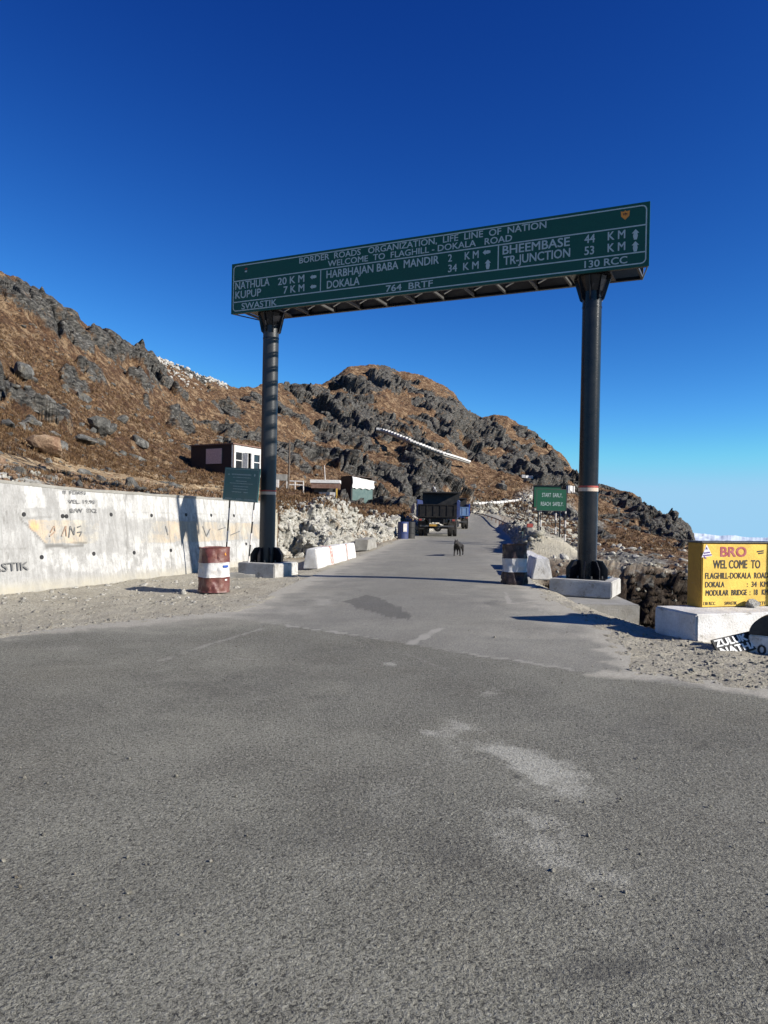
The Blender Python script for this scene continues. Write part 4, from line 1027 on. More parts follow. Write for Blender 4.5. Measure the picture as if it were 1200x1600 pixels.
def band_post(p0, p1, rad, n_, parent, first=0):
    b = MB().tube([p0, p1], rad*.94, 8); po = world_part(b, 'post', M['black'], parent, True)
    for k in range(n_):
        if (k+first) % 2: continue
        q = world_part(MB().tube([p0+(p1-p0)*(k/n_), p0+(p1-p0)*((k+1)/n_)], rad, 8), 'white_band', M['white_post'], parent, True)
M['white_post'] = paint('post_white', (.62, .60, .57), (.4, .25, .18), .6, .7, 9, .001)
up1 = IP.at(.16*bw, bh*.8, -.05); up2 = IP.at(.88*bw, bh*.8, -.05)
band_post(Vector((pl0.x, pl0.y, zi-.1)), up1, .021, 9, ib, 1); band_post(Vector((pr0.x, pr0.y, zi-.1)), up2, .021, 9, ib, 1)
b = MB(); b.box((pr0.x+.05, pr0.y, zi+.0), (.9, .4, .10)); b.rough(.03, 5, 4, 77)
tag(b.build('footing', M['concrete']), 'rough concrete footing at the base of the teal board post', 'concrete footing')

# ---- green START EARLY board on the right, with the back of a second board behind it
gd = 33.7
g0 = thing('road_sign', 'green board reading START EARLY REACH SAFELY on three striped posts right of the road', 'road sign', (P(862, 856, gd).x, gd, 0))
TL, TR, BL = P(838, 763.7, gd), P(885.4, 763.5, gd), P(838, 798, gd)
s_ = (TR-TL).normalized(); n_ = Vector((s_.y, -s_.x, 0)).normalized(); s_ = Vector((-n_.y, n_.x, 0)); t_ = UP
GP = Plane_(BL, s_, t_, n_); bw, bh = (TR-TL).dot(s_), (TL-BL).dot(t_)
world_part(MB().box(GP.at(bw/2, bh/2, -.02), (bw, .03, bh)), 'board', M['sign_green2'], g0)
GP.text('lettering', 'START  EARLY,', (846.8, 776.8), (878.5, 776.6), 6.2, M['letter'], g0, bold=.0)
GP.text('lettering', 'REACH  SAFELY.', (845, 790.6), (880, 790.2), 6.0, M['letter'], g0, bold=.0)
flat('border_line', GP, [stroke(.0, .01, bw, .01, .02), stroke(0, bh-.01, bw, bh-.01, .02), stroke(bw-.01, 0, bw-.01, bh, .02), stroke(.01, 0, .01, bh, .02)], M['steel_grey'], g0)['kind'] = 'stuff'
for px, f_ in ((844, 0), (867.3, 1), (882.5, 0)):
    a = P(px, 856, gd+.08); a.z = -.35; c_ = Vector((a.x, a.y, TL.z-.15)); band_post(a, c_, .036, 9, g0, f_)
b = MB(); q = P(862.5, 858.5, gd); b.box((q.x, q.y, q.z-.20), (1.75, .5, .50)); b.rough(.03, 4, 5, 4); tag(b.build('sign_footing', M['concrete']), 'long low concrete footing under the green board posts', 'concrete footing')
g1 = thing('road_sign', 'second dark green board standing just behind the START EARLY board', 'road sign', (P(855, 850, gd+1.6).x, gd+1.6, 0))
TL, TR, BL = P(834.5, 760, gd+1.6), P(876, 760, gd+1.6), P(834.5, 792.5, gd+1.6)
world_part(MB().box((TL+TR)/2+Vector((0, 0, -(TL.z-BL.z)/2)), (TR.x-TL.x, .03, TL.z-BL.z)), 'board', M['sign_green2'], g1)
fr2 = MB(); fr2.box((TL+TR)/2+Vector((0, -.03, .02)), (TR.x-TL.x+.1, .05, .05)); fr2.box((TL+BL)/2+Vector((-.03, -.03, 0)), (.05, .05, TL.z-BL.z+.05))
split_part(fr2, 'frame', M['steel_dark'], g1)
for px in (840, 874):
    a = P(px, 850, gd+1.65); a.z = -.4; split_part(MB().tube([a, Vector((a.x, a.y, TL.z-.1))], .035, 8), 'post', M['steel_dark'], g1)

# ---- guide posts at the bend
for px, dd, zt2, lab, mm in ((827, 29.5, 818, 'grey guide post with a red top left of the green board', 'steel_grey'), (817.5, 31.5, 824, 'teal grey guide post leaning at the road edge beyond the dark drum', 'teal')):
    a = P(px, 855, dd); tz = P(px, zt2, dd).z
    t = thing('guide_post', lab, 'guide post', (a.x, a.y, -.3), 0)
    MB().box((0, 0, (tz+.3-.16)/2), (.21 if mm == 'steel_grey' else .14, .10, tz+.3-.16), None, .012).build('post_body', M['concrete'] if mm == 'steel_grey' else M[mm], t)
    MB().box((0, 0, tz+.3-.08), (.23 if mm == 'steel_grey' else .15, .12, .15), None, .012).build('post_top', M['red' if mm == 'steel_grey' else 'steel_dark'], t)
    if mm == 'steel_grey': MB().box((.125, 0, .65), (.02, .1, 1.0)).build('reflector_strip', M['white_post'], t)

# ---- yellow board on its white block
FL = Vector((3.756, 9.0, 0)); ax = Vector((.957, .29, 0)).normalized(); bx = Vector((-ax.y, ax.x, 0))
cb = FL+ax*1.45+bx*.40
b = MB(); b.box((0, 0, .31), (2.9, .80, .62), None, .02)
bmesh.ops.triangulate(b.b, faces=b.b.faces[:])
for _ in range(3):
    es = [e for e in b.b.edges if e.calc_length() > .16]; bmesh.ops.subdivide_edges(b.b, edges=es, cuts=1)
b.rough(.012, 4, 0, 21)
ba = math.atan2(ax.y, ax.x)
tag(b.build('sign_block', M['white'], None, False, (cb.x, cb.y, -.29), (0, 0, ba)), 'big whitewashed concrete block carrying the yellow welcome board', 'concrete block')
F0 = P(1093.9, 949.4, 9.66); F0.z = .325
ys = thing('welcome_board', 'thick yellow concrete board lettered BRO WELCOME TO FLAGHILL-DOKALA ROAD on a white block', 'sign board', (F0.x, F0.y, .325), 0)
YP = Plane_(Vector((F0.x, F0.y, .325)), ax, UP, -bx); YL, YH = 1.24, .835
ry = Matrix(((ax.x, bx.x, 0), (ax.y, bx.y, 0), (0, 0, 1)))
world_part(MB().box(YP.at(YL/2, YH/2, -.13), (YL, .26, YH), ry, .012), 'slab', M['yellow_dk'], ys)
world_part(MB().box(YP.at(YL/2+.01, YH/2, .004), (YL-.03, .01, YH-.03), ry), 'front_panel', M['yellow'], ys)
world_part(MB().box(YP.at(YL/2, YH+.008, -.12), (YL+.02, .29, .02), ry, .005), 'top_edge', M['steel_grey'], ys)
K_ = .14376
def c5(x, y): return (1040+x*K_, 830+y*K_)
for txt, p1, p2, cp, mm, bo in [('BRO', c5(592, 276), c5(868, 272), 14.6, 'letter_red', .06), ('WEL COME  TO', c5(510, 408), c5(1020, 398), 12.8, 'letter_black', .03), ('FLAGHILL-DOKALA  ROAD', c5(425, 518), c5(1108, 509), 9.2, 'letter_black', .03),
                            ('DOKALA', c5(425, 610), c5(632, 607), 8.6, 'letter_black', .03), (':  34  KM', c5(878, 606), c5(1104, 601), 8.2, 'letter_black', .03), ('MODULAR  BRIDGE  :  18   KM', c5(430, 700), c5(1104, 690), 8.6, 'letter_black', .03),
                            ('130 RCC', c5(405, 803), c5(535, 800), 5., 'letter_black', .02), ('SWASTIK', c5(635, 800), c5(768, 796), 5., 'letter_black', .02), ('BRTF', c5(985, 800), c5(1080, 796), 5., 'letter_black', .02)]:
    YP.text('lettering', txt, p1, p2, cp, M[mm], ys, bold=bo, off=.011)
def uvp(*pts_): return [YP.uv(*c5(*q)) for q in pts_]
def to_face(q): return q
M['emblem_white'] = paint('emblem_white', (.66, .66, .70), (.5, .45, .5), .4, .7, 20)
M['emblem_purple'] = paint('emblem_purple', (.10, .06, .22), (.2, .1, .2), .5, .7, 20)
flat('triangle_emblem', YP, [uvp((440, 140), (385, 285), (500, 268))], M['emblem_white'], ys, .0115)
e1 = flat('emblem_mark', YP, [uvp((438, 165), (425, 205), (440, 195), (452, 203)), uvp((405, 232), (470, 222), (478, 235), (408, 246)), uvp((398, 258), (492, 248), (496, 262), (400, 272)), uvp((405, 275), (425, 300), (440, 296), (415, 270))], M['emblem_purple'], ys, .013); e1['kind'] = 'stuff'
flat('small_mark', YP, [uvp((985, 215), (1060, 205), (1060, 220), (985, 230)), uvp((1000, 235), (1060, 228), (1058, 242), (1002, 250))], M['letter_black'], ys, .0115)['kind'] = 'stuff'
# stone resting on the block
def rock_mesh(name, seed, sub, m, sx=1, sy=1, sz=1, cuts=15, rough=.035):
    r_ = np.random.default_rng(seed); b = bmesh.new(); bmesh.ops.create_icosphere(b, subdivisions=sub, radius=1)
    a = np.array([v.co[:] for v in b.verts]); a /= np.linalg.norm(a, axis=1)[:, None]
    nrm = r_.normal(size=(cuts, 3)); nrm /= np.linalg.norm(nrm, axis=1)[:, None]; dd = r_.uniform(.5, .88, cuts)
    dot = a@nrm.T; rad = np.where(dot > .05, dd[None, :]/np.maximum(dot, .05), 9).min(1); rad = np.minimum(rad, 1.15)
    a = a*rad[:, None]
    if rough: a = a*(1+fbm(a[:, 0]*2.5+seed, a[:, 1]*2.5, a[:, 2]*2.5, 3, seed)*rough*2)[:, None]
    a = a*np.array([sx, sy, sz])
    for v, q in zip(b.verts, a): v.co = q
    me = bpy.data.meshes.new(name); b.to_mesh(me); b.free(); me.materials.append(m); return me
q = YP.at(.72, 0, .10); o = link_mesh('stone', rock_mesh('stone', 5, 3, M['rock_white'], .105, .085, .062), None, (q.x, q.y, .325+.05), (0, .15, .6))
tag(o, 'pale stone lying on the white block under the yellow board', 'stone')

# ---- ZULUK board
zd = 8.50
q0, q1_, q3, q2_ = P(1120.5, 997.5, zd), P(1176, 984.8, zd+.10), P(1126, 1027, zd-.13), P(1181, 1014, zd-.03)
s_ = (q1_-q0).normalized(); t_ = (q0-q3); t_ = (t_-s_*t_.dot(s_)).normalized(); n_ = s_.cross(t_); n_ = n_ if n_.y < 0 else -n_
ZP = Plane_(q3, s_, t_, n_); zw, zh = .78, (q0-q3).dot(t_)
zt_ = thing('name_board', 'black board with white letters ZULUK leaning against the white block', 'sign board', (q3.x, q3.y, q3.z))
world_part(MB().box(ZP.at(zw/2, zh/2, -.015), (zw, .025, zh), Matrix(((s_.x, -n_.x, t_.x), (s_.y, -n_.y, t_.y), (s_.z, -n_.z, t_.z)))), 'board', M['black'], zt_)
u_ = .03
text_obj('lettering', 'ZULUK', ZP.at(.02, zh*.55), s_, t_, n_, .40, zh*.36, M['letter_white'], zt_, bold=.07, off=.004)
text_obj('lettering', 'NATHANG', ZP.at(.04, zh*.08), s_, t_, n_, .66, zh*.36, M['letter_white'], zt_, bold=.07, off=.004)

# ---- milestone
ml = thing('milestone', 'round topped white milestone with a black cap beside the yellow board', 'milestone', (4.47, 8.42, -.22), R(-34))
arc = [(-.33, 0), (-.33, .40)]+[(-.33*math.cos(a), .40+.25*math.sin(a)) for a in np.linspace(.12, math.pi-.12, 16)]+[(.33, .40), (.33, 0)]
lowp = [(-.33, 0), (-.33, .395), (.33, .395), (.33, 0)]
b = MB().prism(lowp, -.10, .10); bmesh.ops.bevel(b.b, geom=b.b.edges[:], offset=.012, segments=2, affect='EDGES'); b.rough(.004, 6, 3, 3); b.build('stone_body', M['white'], ml)
cap = [(-.33, .397)]+[(-.33*math.cos(a), .40+.25*math.sin(a)) for a in np.linspace(.1, math.pi-.1, 18)]+[(.33, .397)]
b = MB().prism(cap, -.10, .10); bmesh.ops.bevel(b.b, geom=[e for e in b.b.edges if e.calc_length() > .19 and False] or b.b.edges[:], offset=.008, segments=1, affect='EDGES'); b.build('black_cap', M['black'], ml)
mo = Matrix.Rotation(R(-34), 3, 'Z')
text_obj('lettering', '0 KM', Vector((4.47, 8.42, -.22))+mo @ Vector((-.235, -.102, .19)), mo @ Vector((1, 0, 0)), UP, mo @ Vector((0, -1, 0)), .42, .10, M['letter_black'], ml, bold=.03, off=.006)
# a plain pillar added just outside the frame to shade the yellow board
b = MB(); b.box((0, 0, 1.2), (.42, .42, 2.4), None, .02); tag(b.rough(.008, 3, 3, 8).build('shadow_pillar', M['concrete'], None, False, (6.66, 9.44, -.35), (0, 0, R(-24.6))), 'square concrete pillar added right of the yellow board to shade it', 'pillar')

# ---- kerb rail along the outside of the bend
rp = [P(x, y, d) for x, y, d in ((818, 846, 38.), (815, 834, 46.), (806, 826, 56.), (792, 818, 68.), (775, 810.5, 82.), (757, 804.5, 97.), (737, 800, 112.))]
rl = thing('guard_rail', 'low dark rusty rail along the outer edge of the far bend', 'guard rail', (rp[0].x, rp[0].y, 0))
world_part(MB().tube(rp, .065, 6), 'rail', M['rust'], rl, True)
for k in range(len(rp)-1):
    for f_ in (0., .33, .66):
        q = rp[k].lerp(rp[k+1], f_); world_part(MB().box((q.x, q.y, q.z-.45), (.10, .10, .9)), 'rail_post', M['rust'], rl)

# ---- trucks
M['truck_black'] = paint('truck_black', (.012, .012, .014), (.045, .038, .03), .6, .7, 3, .003, spec=.2)
def truck(name, label, c, rz, mbody, mside, side2=None, ragged=True):
    t = thing(name, label, 'truck', c, rz)
    W_, Lb = 2.3, 4.6
    def bx(nm, cc, sz, m, par=t, bev=.0, rot=None): return MB().box(cc, sz, rot, bev).build(nm, m, par)
    # chassis along +Y, tailgate at y=0
    for sx_ in (-.42, .42): bx('chassis_rail', (sx_, 3.1, .92), (.10, 6.4, .24), M['black'])
    for yy_ in (.25, 1.9, 3.6, 5.4): bx('cross_beam', (0, yy_, .92), (.74, .10, .18), M['black'])
    bx('tipper_floor', (0, Lb/2+.05, 1.14), (W_-.04, Lb, .12), M['black'])
    tg = bx('tailgate', (0, 0, 1.52), (W_-.02, .07, .74), mbody)
    for k in range(6): MB().box((-1.0+k*.4, -.045, 1.52), (.05, .035, .70)).build('rib', mbody, tg)
    for z_ in (1.17, 1.87): MB().box((0, -.045, z_), (W_-.04, .05, .06)).build('rib', mbody, tg)
    for sx_ in (-1, 1):
        sd_ = bx('side_panel', (sx_*(W_/2+.03), Lb/2+.08, 1.62), (.06, Lb, 1.0), mside)
        for k in range(8): MB().box((sx_*(W_/2+.08), .25+k*.62, 1.62), (.05, .07, .96)).build('rib', mside, sd_)
        MB().box((sx_*(W_/2+.07), Lb/2+.08, 2.14), (.08, Lb, .07)).build('top_rail', mside, sd_)
        if side2:
            for k in range(4): MB().box((sx_*(W_/2+.066), .6+k*1.12, 1.66), (.01, .72, .46)).build('painted_panel', side2, sd_)
    hb = bx('headboard', (0, Lb+.1, 1.92), (W_+.1, .07, 1.6), M['black'])
    for z_ in (2.72,): MB().box((0, Lb+.1, z_), (W_+.16, .12, .07)).build('top_rail', M['black'], hb)
    MB().box((0, Lb-.2, 2.69), (W_, .6, .05)).build('canopy', M['black'], hb)
    cb_ = MB().box((0, 5.75, 1.75), (2.2, 1.5, 1.75), None, .10).build('cab', mside, t)
    MB().box((0, 6.52, 2.05), (1.9, .03, .62)).build('windscreen', M['glass'], cb_)
    for sx_ in (-1, 1): MB().box((sx_*1.11, 5.8, 2.05), (.02, .8, .55)).build('side_window', M['glass'], cb_)
    bx('load', (0, Lb/2+.1, 1.25), (W_-.2, Lb-.3, .14), M['rubber'])
    for yy_, dual in ((1.05, 1), (5.75, 0)):
        bx('axle', (0, yy_, .50), (1.9, .12, .12), M['black'])
        for sx_ in (-1, 1):
            for off in ((.20, -.09) if dual else (.1,)):
                x = sx_*(.82+off); wh = bpy.data.objects.new('wheel', None); C.objects.link(wh); wh.parent = t; wh.location = (x, yy_, .50)
                q = MB().tube([(-.13, 0, 0), (-.11, 0, 0), (-.06, 0, 0), (.06, 0, 0), (.11, 0, 0), (.13, 0, 0)], [.42, .49, .505, .505, .49, .42], 28); q.build('tyre', M['rubber'], wh, True)
                q = MB().tube([(-.135, 0, 0), (.135, 0, 0)], .27, 18); q.build('rim', M['steel_grey'], wh, True)
    df = MB(); df.tube([(0, .78, .5), (0, .86, .5), (0, 1.0, .5), (0, 1.2, .5)], [.08, .20, .24, .12], 14); df.build('differential', M['steel_grey'], t, True)
    for sx_ in (-1, 1):
        lp = MB().box((sx_*.92, -.0, .98), (.34, .06, .16)).build('lamp_bracket', M['steel_grey'], t)
        MB().box((sx_*.98, -.04, .98), (.16, .03, .10)).build('tail_light', M['red'], lp)
        bx('mudguard', (sx_*.88, 1.05, 1.06), (.50, 1.25, .03), M['black'])
        bx('mud_flap', (sx_*.90, .36, .66), (.46, .02, .50), M['rubber'])
        for k in range(3): MB().tube([(sx_*.62, .3, 1.02-k*.02), (sx_*.62+.01, 1.8, .82-k*.03)], .02, 5).build('leaf_spring', M['steel_grey'], t)
    bx('under_bar', (0, .08, .62), (2.0, .07, .09), M['steel_grey']); bx('number_plate', (-.2, .035, .66), (.5, .01, .12), M['yellow_dk'])
    bx('fuel_tank', (1.0, 3.4, .72), (.45, .9, .42), M['steel_grey'], t, .05)
    return t
t1 = G(681.5, 838, 0)
truck('tipper_truck', 'dark tipper truck seen from behind, parked on the left side of the road', (t1.x, t1.y-.45, 0), R(-6.8), M['truck_black'], M['bluegrey'])
t2 = G(704, 826, 0)
truck('tipper_truck', 'blue tipper truck parked ahead of the dark one, mostly hidden by it', (t2.x+.35, t2.y-.5, .0), R(-3), M['ltblue'], M['blue'], M['ltblue'])
# ---- drums by the rock
for px, py, mm, lab in ((629.5, 842, 'bluegrey', 'blue drum with a pale label standing by the rocks left of the dark truck'), (640, 841.5, 'black', 'dark drum standing between the blue drum and the truck')):
    q = G(px, py, 0); b = MB(); zs = [0, .02, .30, .315, .33, .60, .615, .63, .90, .92]; rs = [.27, .285, .285, .30, .285, .285, .30, .285, .285, .27]
    b.tube([(0, 0, z) for z in zs], rs, 24); t = thing('drum', lab, 'drum', (q.x, q.y, -.02)); b.build('drum_shell', M[mm], t, True)
    if mm == 'bluegrey': MB().box((.10, -.272, .62), (.2, .02, .42), rotz(.3)).build('label_patch', M['white_post'], t)

# ---- dog
q = G(718, 869.5, 0)
dg = bpy.data.meshes.new('dog'); sk = {}
V_ = [(0, 0, .40), (0, .22, .42), (0, .42, .43), (0, -.20, .41), (0, -.40, .42),     # spine 0..4 (0 = belly middle, 2 = chest, 4 = rump)
      (.0, .52, .50), (.02, .60, .56), (.03, .70, .53), (.035, .78, .50),              # neck, head, muzzle
      (0, -.48, .38), (.03, -.56, .28), (.04, -.60, .18),                            # tail
      (.09, .40, .34), (.10, .40, .20), (.10, .46, .09), (.10, .49, .02),              # right fore leg
      (-.09, .42, .34), (-.10, .38, .20), (-.10, .32, .10), (-.10, .33, .02),          # left fore leg
      (.09, -.36, .34), (.11, -.34, .24), (.11, -.46, .14), (.11, -.43, .02),          # right hind
      (-.09, -.38, .34), (-.11, -.28, .24), (-.11, -.38, .14), (-.11, -.33, .02),      # left hind
      (.055, .575, .61), (.07, .565, .655), (-.02, .575, .61), (-.035, .565, .655)]
E_ = [(0, 1), (1, 2), (0, 3), (3, 4), (2, 5), (5, 6), (6, 7), (7, 8), (4, 9), (9, 10), (10, 11), (2, 12), (12, 13), (13, 14), (14, 15), (2, 16), (16, 17), (17, 18), (18, 19),
      (4, 20), (20, 21), (21, 22), (22, 23), (4, 24), (24, 25), (25, 26), (26, 27), (6, 28), (28, 29), (6, 30), (30, 31)]
rad_ = [.115, .125, .12, .105, .10, .085, .082, .05, .03, .03, .028, .018, .06, .036, .026, .03, .06, .036, .026, .03, .075, .048, .026, .03, .075, .048, .026, .03, .02, .01, .02, .01]
dg.from_pydata(V_, E_, []); dg.materials.append(M['fur'])
do = link_mesh('dog', dg, None, (q.x, q.y+.3, .0), (0, 0, R(180-14))); do.scale = (.88, .88, .88)
do.modifiers.new('skin', 'SKIN'); dg.skin_vertices[0].data[0].use_root = True
for i, r_ in enumerate(rad_): dg.skin_vertices[0].data[i].radius = (r_, r_)
ssm = do.modifiers.new('sub', 'SUBSURF'); ssm.levels = 2; ssm.render_levels = 2
tag(do, 'black dog walking on the road in front of the parked trucks', 'dog')

# ---- hut with white framed windows
def wall_quad(mb, p, q, z0, z1, z0b=None, th=.12):
    d = (q-p).normalized(); nn = Vector((-d.y, d.x, 0))*th; z0b = z0 if z0b is None else z0b
    pts_ = [Vector((p.x, p.y, z0)), Vector((q.x, q.y, z0b)), Vector((q.x, q.y, z1)), Vector((p.x, p.y, z1))]
    a = [mb.b.verts.new(v) for v in pts_]; c = [mb.b.verts.new(v+nn) for v in pts_]
    mb.b.faces.new(a); mb.b.faces.new(c[::-1])
    for k in range(4): mb.b.faces.new((a[k], c[k], c[(k+1) % 4], a[(k+1) % 4]))
hk = P(364.2, 694, 52.); hz = hk.z; hl_ = P(298.5, 697, 54.6); hr_ = P(410.5, 703, 55.8)
hl_.z = hr_.z = hz; hb_ = hl_+(hr_-hk); zf = hz-2.7
hut = thing('hut', 'dark box hut with white framed front and boarded side window on the slope', 'hut', (hk.x, hk.y, zf))
m_ = MB(); wall_quad(m_, hl_, hk, zf-.6, hz); world_part(m_, 'side_wall', M['dark_wall'], hut)
m_ = MB(); wall_quad(m_, hb_, hl_, zf-.6, hz); world_part(m_, 'rear_wall', M['dark_wall'], hut)
m_ = MB(); wall_quad(m_, hr_, hb_, zf-.6, hz); world_part(m_, 'end_wall', M['dark_wall'], hut)
fd = (hr_-hk).normalized(); fn = Vector((fd.y, -fd.x, 0)); FPl = Plane_(Vector((hk.x, hk.y, zf)), fd, UP, fn); fl = (hr_-hk).length
def frame_box(u0, u1, v0, v1, nm, m, par, o0=-.10, o1=0.0):
    c = FPl.at((u0+u1)/2, (v0+v1)/2, (o0+o1)/2); return world_part(MB().box(c, (u1-u0, abs(o1-o0), v1-v0), Matrix(((fd.x, -fn.x, 0), (fd.y, -fn.y, 0), (0, 0, 1)))), nm, m, par)
Hh = hz-zf
def fu(px): return FPl.uv(px, 715)[0]
def fv(px, py): return FPl.uv(px, py)[1]
w1 = (fu(368.5), fu(378.5)); dr_ = (fu(383.5), fu(393)); w2 = (fu(397), fu(406)); vt, vb = Hh-.50, Hh-1.62
pieces = [(0, w1[0], -.5, Hh), (w1[1], dr_[0], -.5, Hh), (dr_[1], w2[0], -.5, Hh), (w2[1], fl, -.5, Hh), (w1[0], w1[1], vt, Hh), (dr_[0], dr_[1], vt+.05, Hh), (w2[0], w2[1], vt, Hh), (w1[0], w1[1], -.5, vb), (w2[0], w2[1], -.5, vb)]
for a in pieces: frame_box(*a, 'front_wall', M['white'], hut)
for w_ in (w1, w2):
    wf = frame_box(w_[0], w_[1], vb, vt, 'window', M['glass'], hut, -.09, -.06)
    frame_box(w_[0], w_[1], (vb+vt)/2-.03, (vb+vt)/2+.03, 'glazing_bar', M['white'], hut, -.055, -.02)
frame_box(dr_[0], dr_[1], -.5, vt+.05, 'doorway', M['black'], hut, -.30, -.22)  # black sheet stands in for the dark inside the open door
c = FPl.at(w1[1]+.05, (vb+vt)/2, .22); world_part(MB().box(c, (.05, .42, vt-vb), Matrix(((fd.x, -fn.x, 0), (fd.y, -fn.y, 0), (0, 0, 1)))), 'open_shutter', M['white'], hut)
sd2 = (hk-hl_).normalized(); sn = Vector((sd2.y, -sd2.x, 0)); SPl = Plane_(Vector((hl_.x, hl_.y, zf)), sd2, UP, sn)
u0_, v0_ = SPl.uv(322.5, 725); u1_, v1_ = SPl.uv(347, 700.5)
world_part(MB().box(SPl.at((u0_+u1_)/2, (v0_+v1_)/2, .03), (u1_-u0_, .05, v1_-v0_), Matrix(((sd2.x, -sn.x, 0), (sd2.y, -sn.y, 0), (0, 0, 1)))), 'window_board', M['plywood'], hut)
ov = .12
rf = MB(); pr2 = [hl_, hk, hr_, hb_]; cc = (hl_+hr_)/2
A4 = [rf.b.verts.new(Vector((v.x, v.y, hz))+(Vector((v.x, v.y, 0))-Vector((cc.x, cc.y, 0))).normalized()*ov) for v in pr2]; B4 = [rf.b.verts.new(v.co+UP*.09) for v in A4]
rf.b.faces.new(A4[::-1]); rf.b.faces.new(B4)
for k in range(4): rf.b.faces.new((A4[k], A4[(k+1) % 4], B4[(k+1) % 4], B4[k]))
world_part(rf, 'roof', M['rust'], hut)

# ---- tin shack and kiosk
sk_ = P(549.5, 744.5, 73.); sl_ = P(532.5, 746.5, 75.2); sr_ = P(582.5, 751.5, 76.); sz_ = sk_.z; zf2 = P(549, 780, 73.).z-.4
sl_.z = sr_.z = sz_; sb_ = sl_+(sr_-sk_)
shk = thing('shack', 'tin shack with a white tarpaulin top and teal front at the foot of the hill', 'shack', (sk_.x, sk_.y, zf2))
for a, c, nm, m2 in ((sl_, sk_, 'side_wall', 'black'), (sb_, sl_, 'rear_wall', 'dark_wall'), (sr_, sb_, 'end_wall', 'dark_wall')):
    m_ = MB(); wall_quad(m_, a, c, zf2-.5, sz_); world_part(m_, nm, M[m2], shk)
zm = P(549.5, 761, 73.).z; zm2 = P(582, 767, 76.).z
m_ = MB(); wall_quad(m_, sk_, sr_, zf2-.5, zm); world_part(m_, 'front_wall', M['teal'], shk)
tr_ = MB(); fdir = (sr_-sk_).normalized(); fnn = Vector((fdir.y, -fdir.x, 0)); nU, nV = 26, 12; gl_ = []
for i in range(nU+1):
    for j in range(nV+1):
        u = i/nU; v = j/nV; zz_ = (zm-.12)+(sz_-.0-.3*u-(zm-.12))*v
        pz = sk_.lerp(sr_, u*1.03); off_ = .06+.05*math.sin(u*19+v*3)+.06*float(vn(np.array([u*7]), np.array([v*4.]), np.array([0.]), 9)[0])
        gl_.append(tr_.b.verts.new(Vector((pz.x, pz.y, zz_+(.06*math.sin(u*23) if j == 0 else 0)))+fnn*off_))
for i in range(nU):
    for j in range(nV): a = i*(nV+1)+j; tr_.b.faces.new((gl_[a], gl_[a+nV+1], gl_[a+nV+2], gl_[a+1]))
o = world_part(tr_, 'tarpaulin', M['tarp'], shk, True); sm_ = o.modifiers.new('thick', 'SOLIDIFY'); sm_.thickness = .03
rf = MB(); A4 = [rf.b.verts.new(v+UP*(.02 if k in (0, 1) else -.02)) for k, v in enumerate((sl_, sk_, sr_, sb_))]; B4 = [rf.b.verts.new(v.co+UP*.07) for v in A4]
rf.b.faces.new(A4[::-1]); rf.b.faces.new(B4)
for k in range(4): rf.b.faces.new((A4[k], A4[(k+1) % 4], B4[(k+1) % 4], B4[k]))
world_part(rf, 'roof', M['dark_wall'], shk)
kd_ = 68.
k0, k1 = P(490, 778, kd_), P(526, 780, kd_); kt = P(490, 752, kd_).z
ki = thing('kiosk', 'small roadside kiosk with a rusty roof band, pale front and yellow corner post', 'kiosk', (k0.x, k0.y, k0.z-.5))
def kbox(x0, x1, y0, y1, nm, m, dy=0, th=.1):
    a = P(x0, y1, kd_+dy); c = P(x1, y0, kd_+dy); return world_part(MB().box(((a.x+c.x)/2, kd_+dy, (a.z+c.z)/2), (c.x-a.x, th, c.z-a.z)), nm, m, ki)
kbox(486, 532, 754.5, 762.5, 'roof_band', M['rust'], -.6); kbox(486, 532, 750.8, 754.8, 'roof_sheet', M['tarp'], .3, 2.0)
kbox(489, 525, 762, 784, 'body', M['dark_wall'], 1.0, 1.8); kbox(491, 524, 762.3, 769, 'shutter', M['steel_grey'], .06)
kf = kbox(498, 525, 769.3, 781, 'counter_front', M['barrel_white'], -.04, .14); kbox(525, 527.2, 762, 781, 'corner_post', M['yellow'], -.06, .16)
kbox(502, 520, 773.3, 774.3, 'painted_line', M['letter_black'], -.12, .02)

# ---- posts and rails on the left slope
def simple_post(name, px0, py0, px1, py1, d, rad, m, label, cat):
    a = P(px0, py0, d); c = P(px1, py1, d); a.z -= .5
    return tag(MB().tube([a, a.lerp(c, .5)+Vector((rad*.3, 0, 0)), c], [rad, rad*.85, rad*.65], 8).build(name, m, None, True), label, cat)
simple_post('wooden_post', 450.5, 752, 452.5, 688, 50, .075, M['wood'], 'tall weathered wooden post standing right of the left gantry column', 'post')
simple_post('flag_pole', 508.5, 760, 506.8, 727, 70, .055, M['white_post'], 'thin pale pole rising behind the kiosk', 'pole')
f1_ = thing('handrail', 'white pipe handrail on the slope between the wooden post and the kiosk', 'handrail', (P(460, 755, 58).x, 58, 0))
for a_, b_ in (((447, 751.5), (475, 752.5)), ((447, 757), (475, 758.2))): world_part(MB().tube([P(*a_, 58), P(*b_, 58)], .05, 6), 'rail', M['white_post'], f1_)
for x in (448, 461, 474): a = P(x, 765, 58); world_part(MB().tube([a-UP*.3, P(x, 751, 58)], .05, 6), 'rail_post', M['white_post'], f1_)
q = P(440, 746, 50); tag(MB().box(q, (.72, .4, .42)).rough(.02, 3, 3, 4).build('concrete_slab', M['concrete']), 'grey concrete slab lying right of the left column on the slope', 'concrete slab')
q = P(433, 756, 49); tag(MB().box(q, (.22, .25, .55)).build('white_post', M['white_post']), 'short white post just right of the left column', 'post')
simple_post('timber_beam', 428, 760, 447, 752, 48, .07, M['wood'], 'fallen timber beam beside the short white post', 'beam')
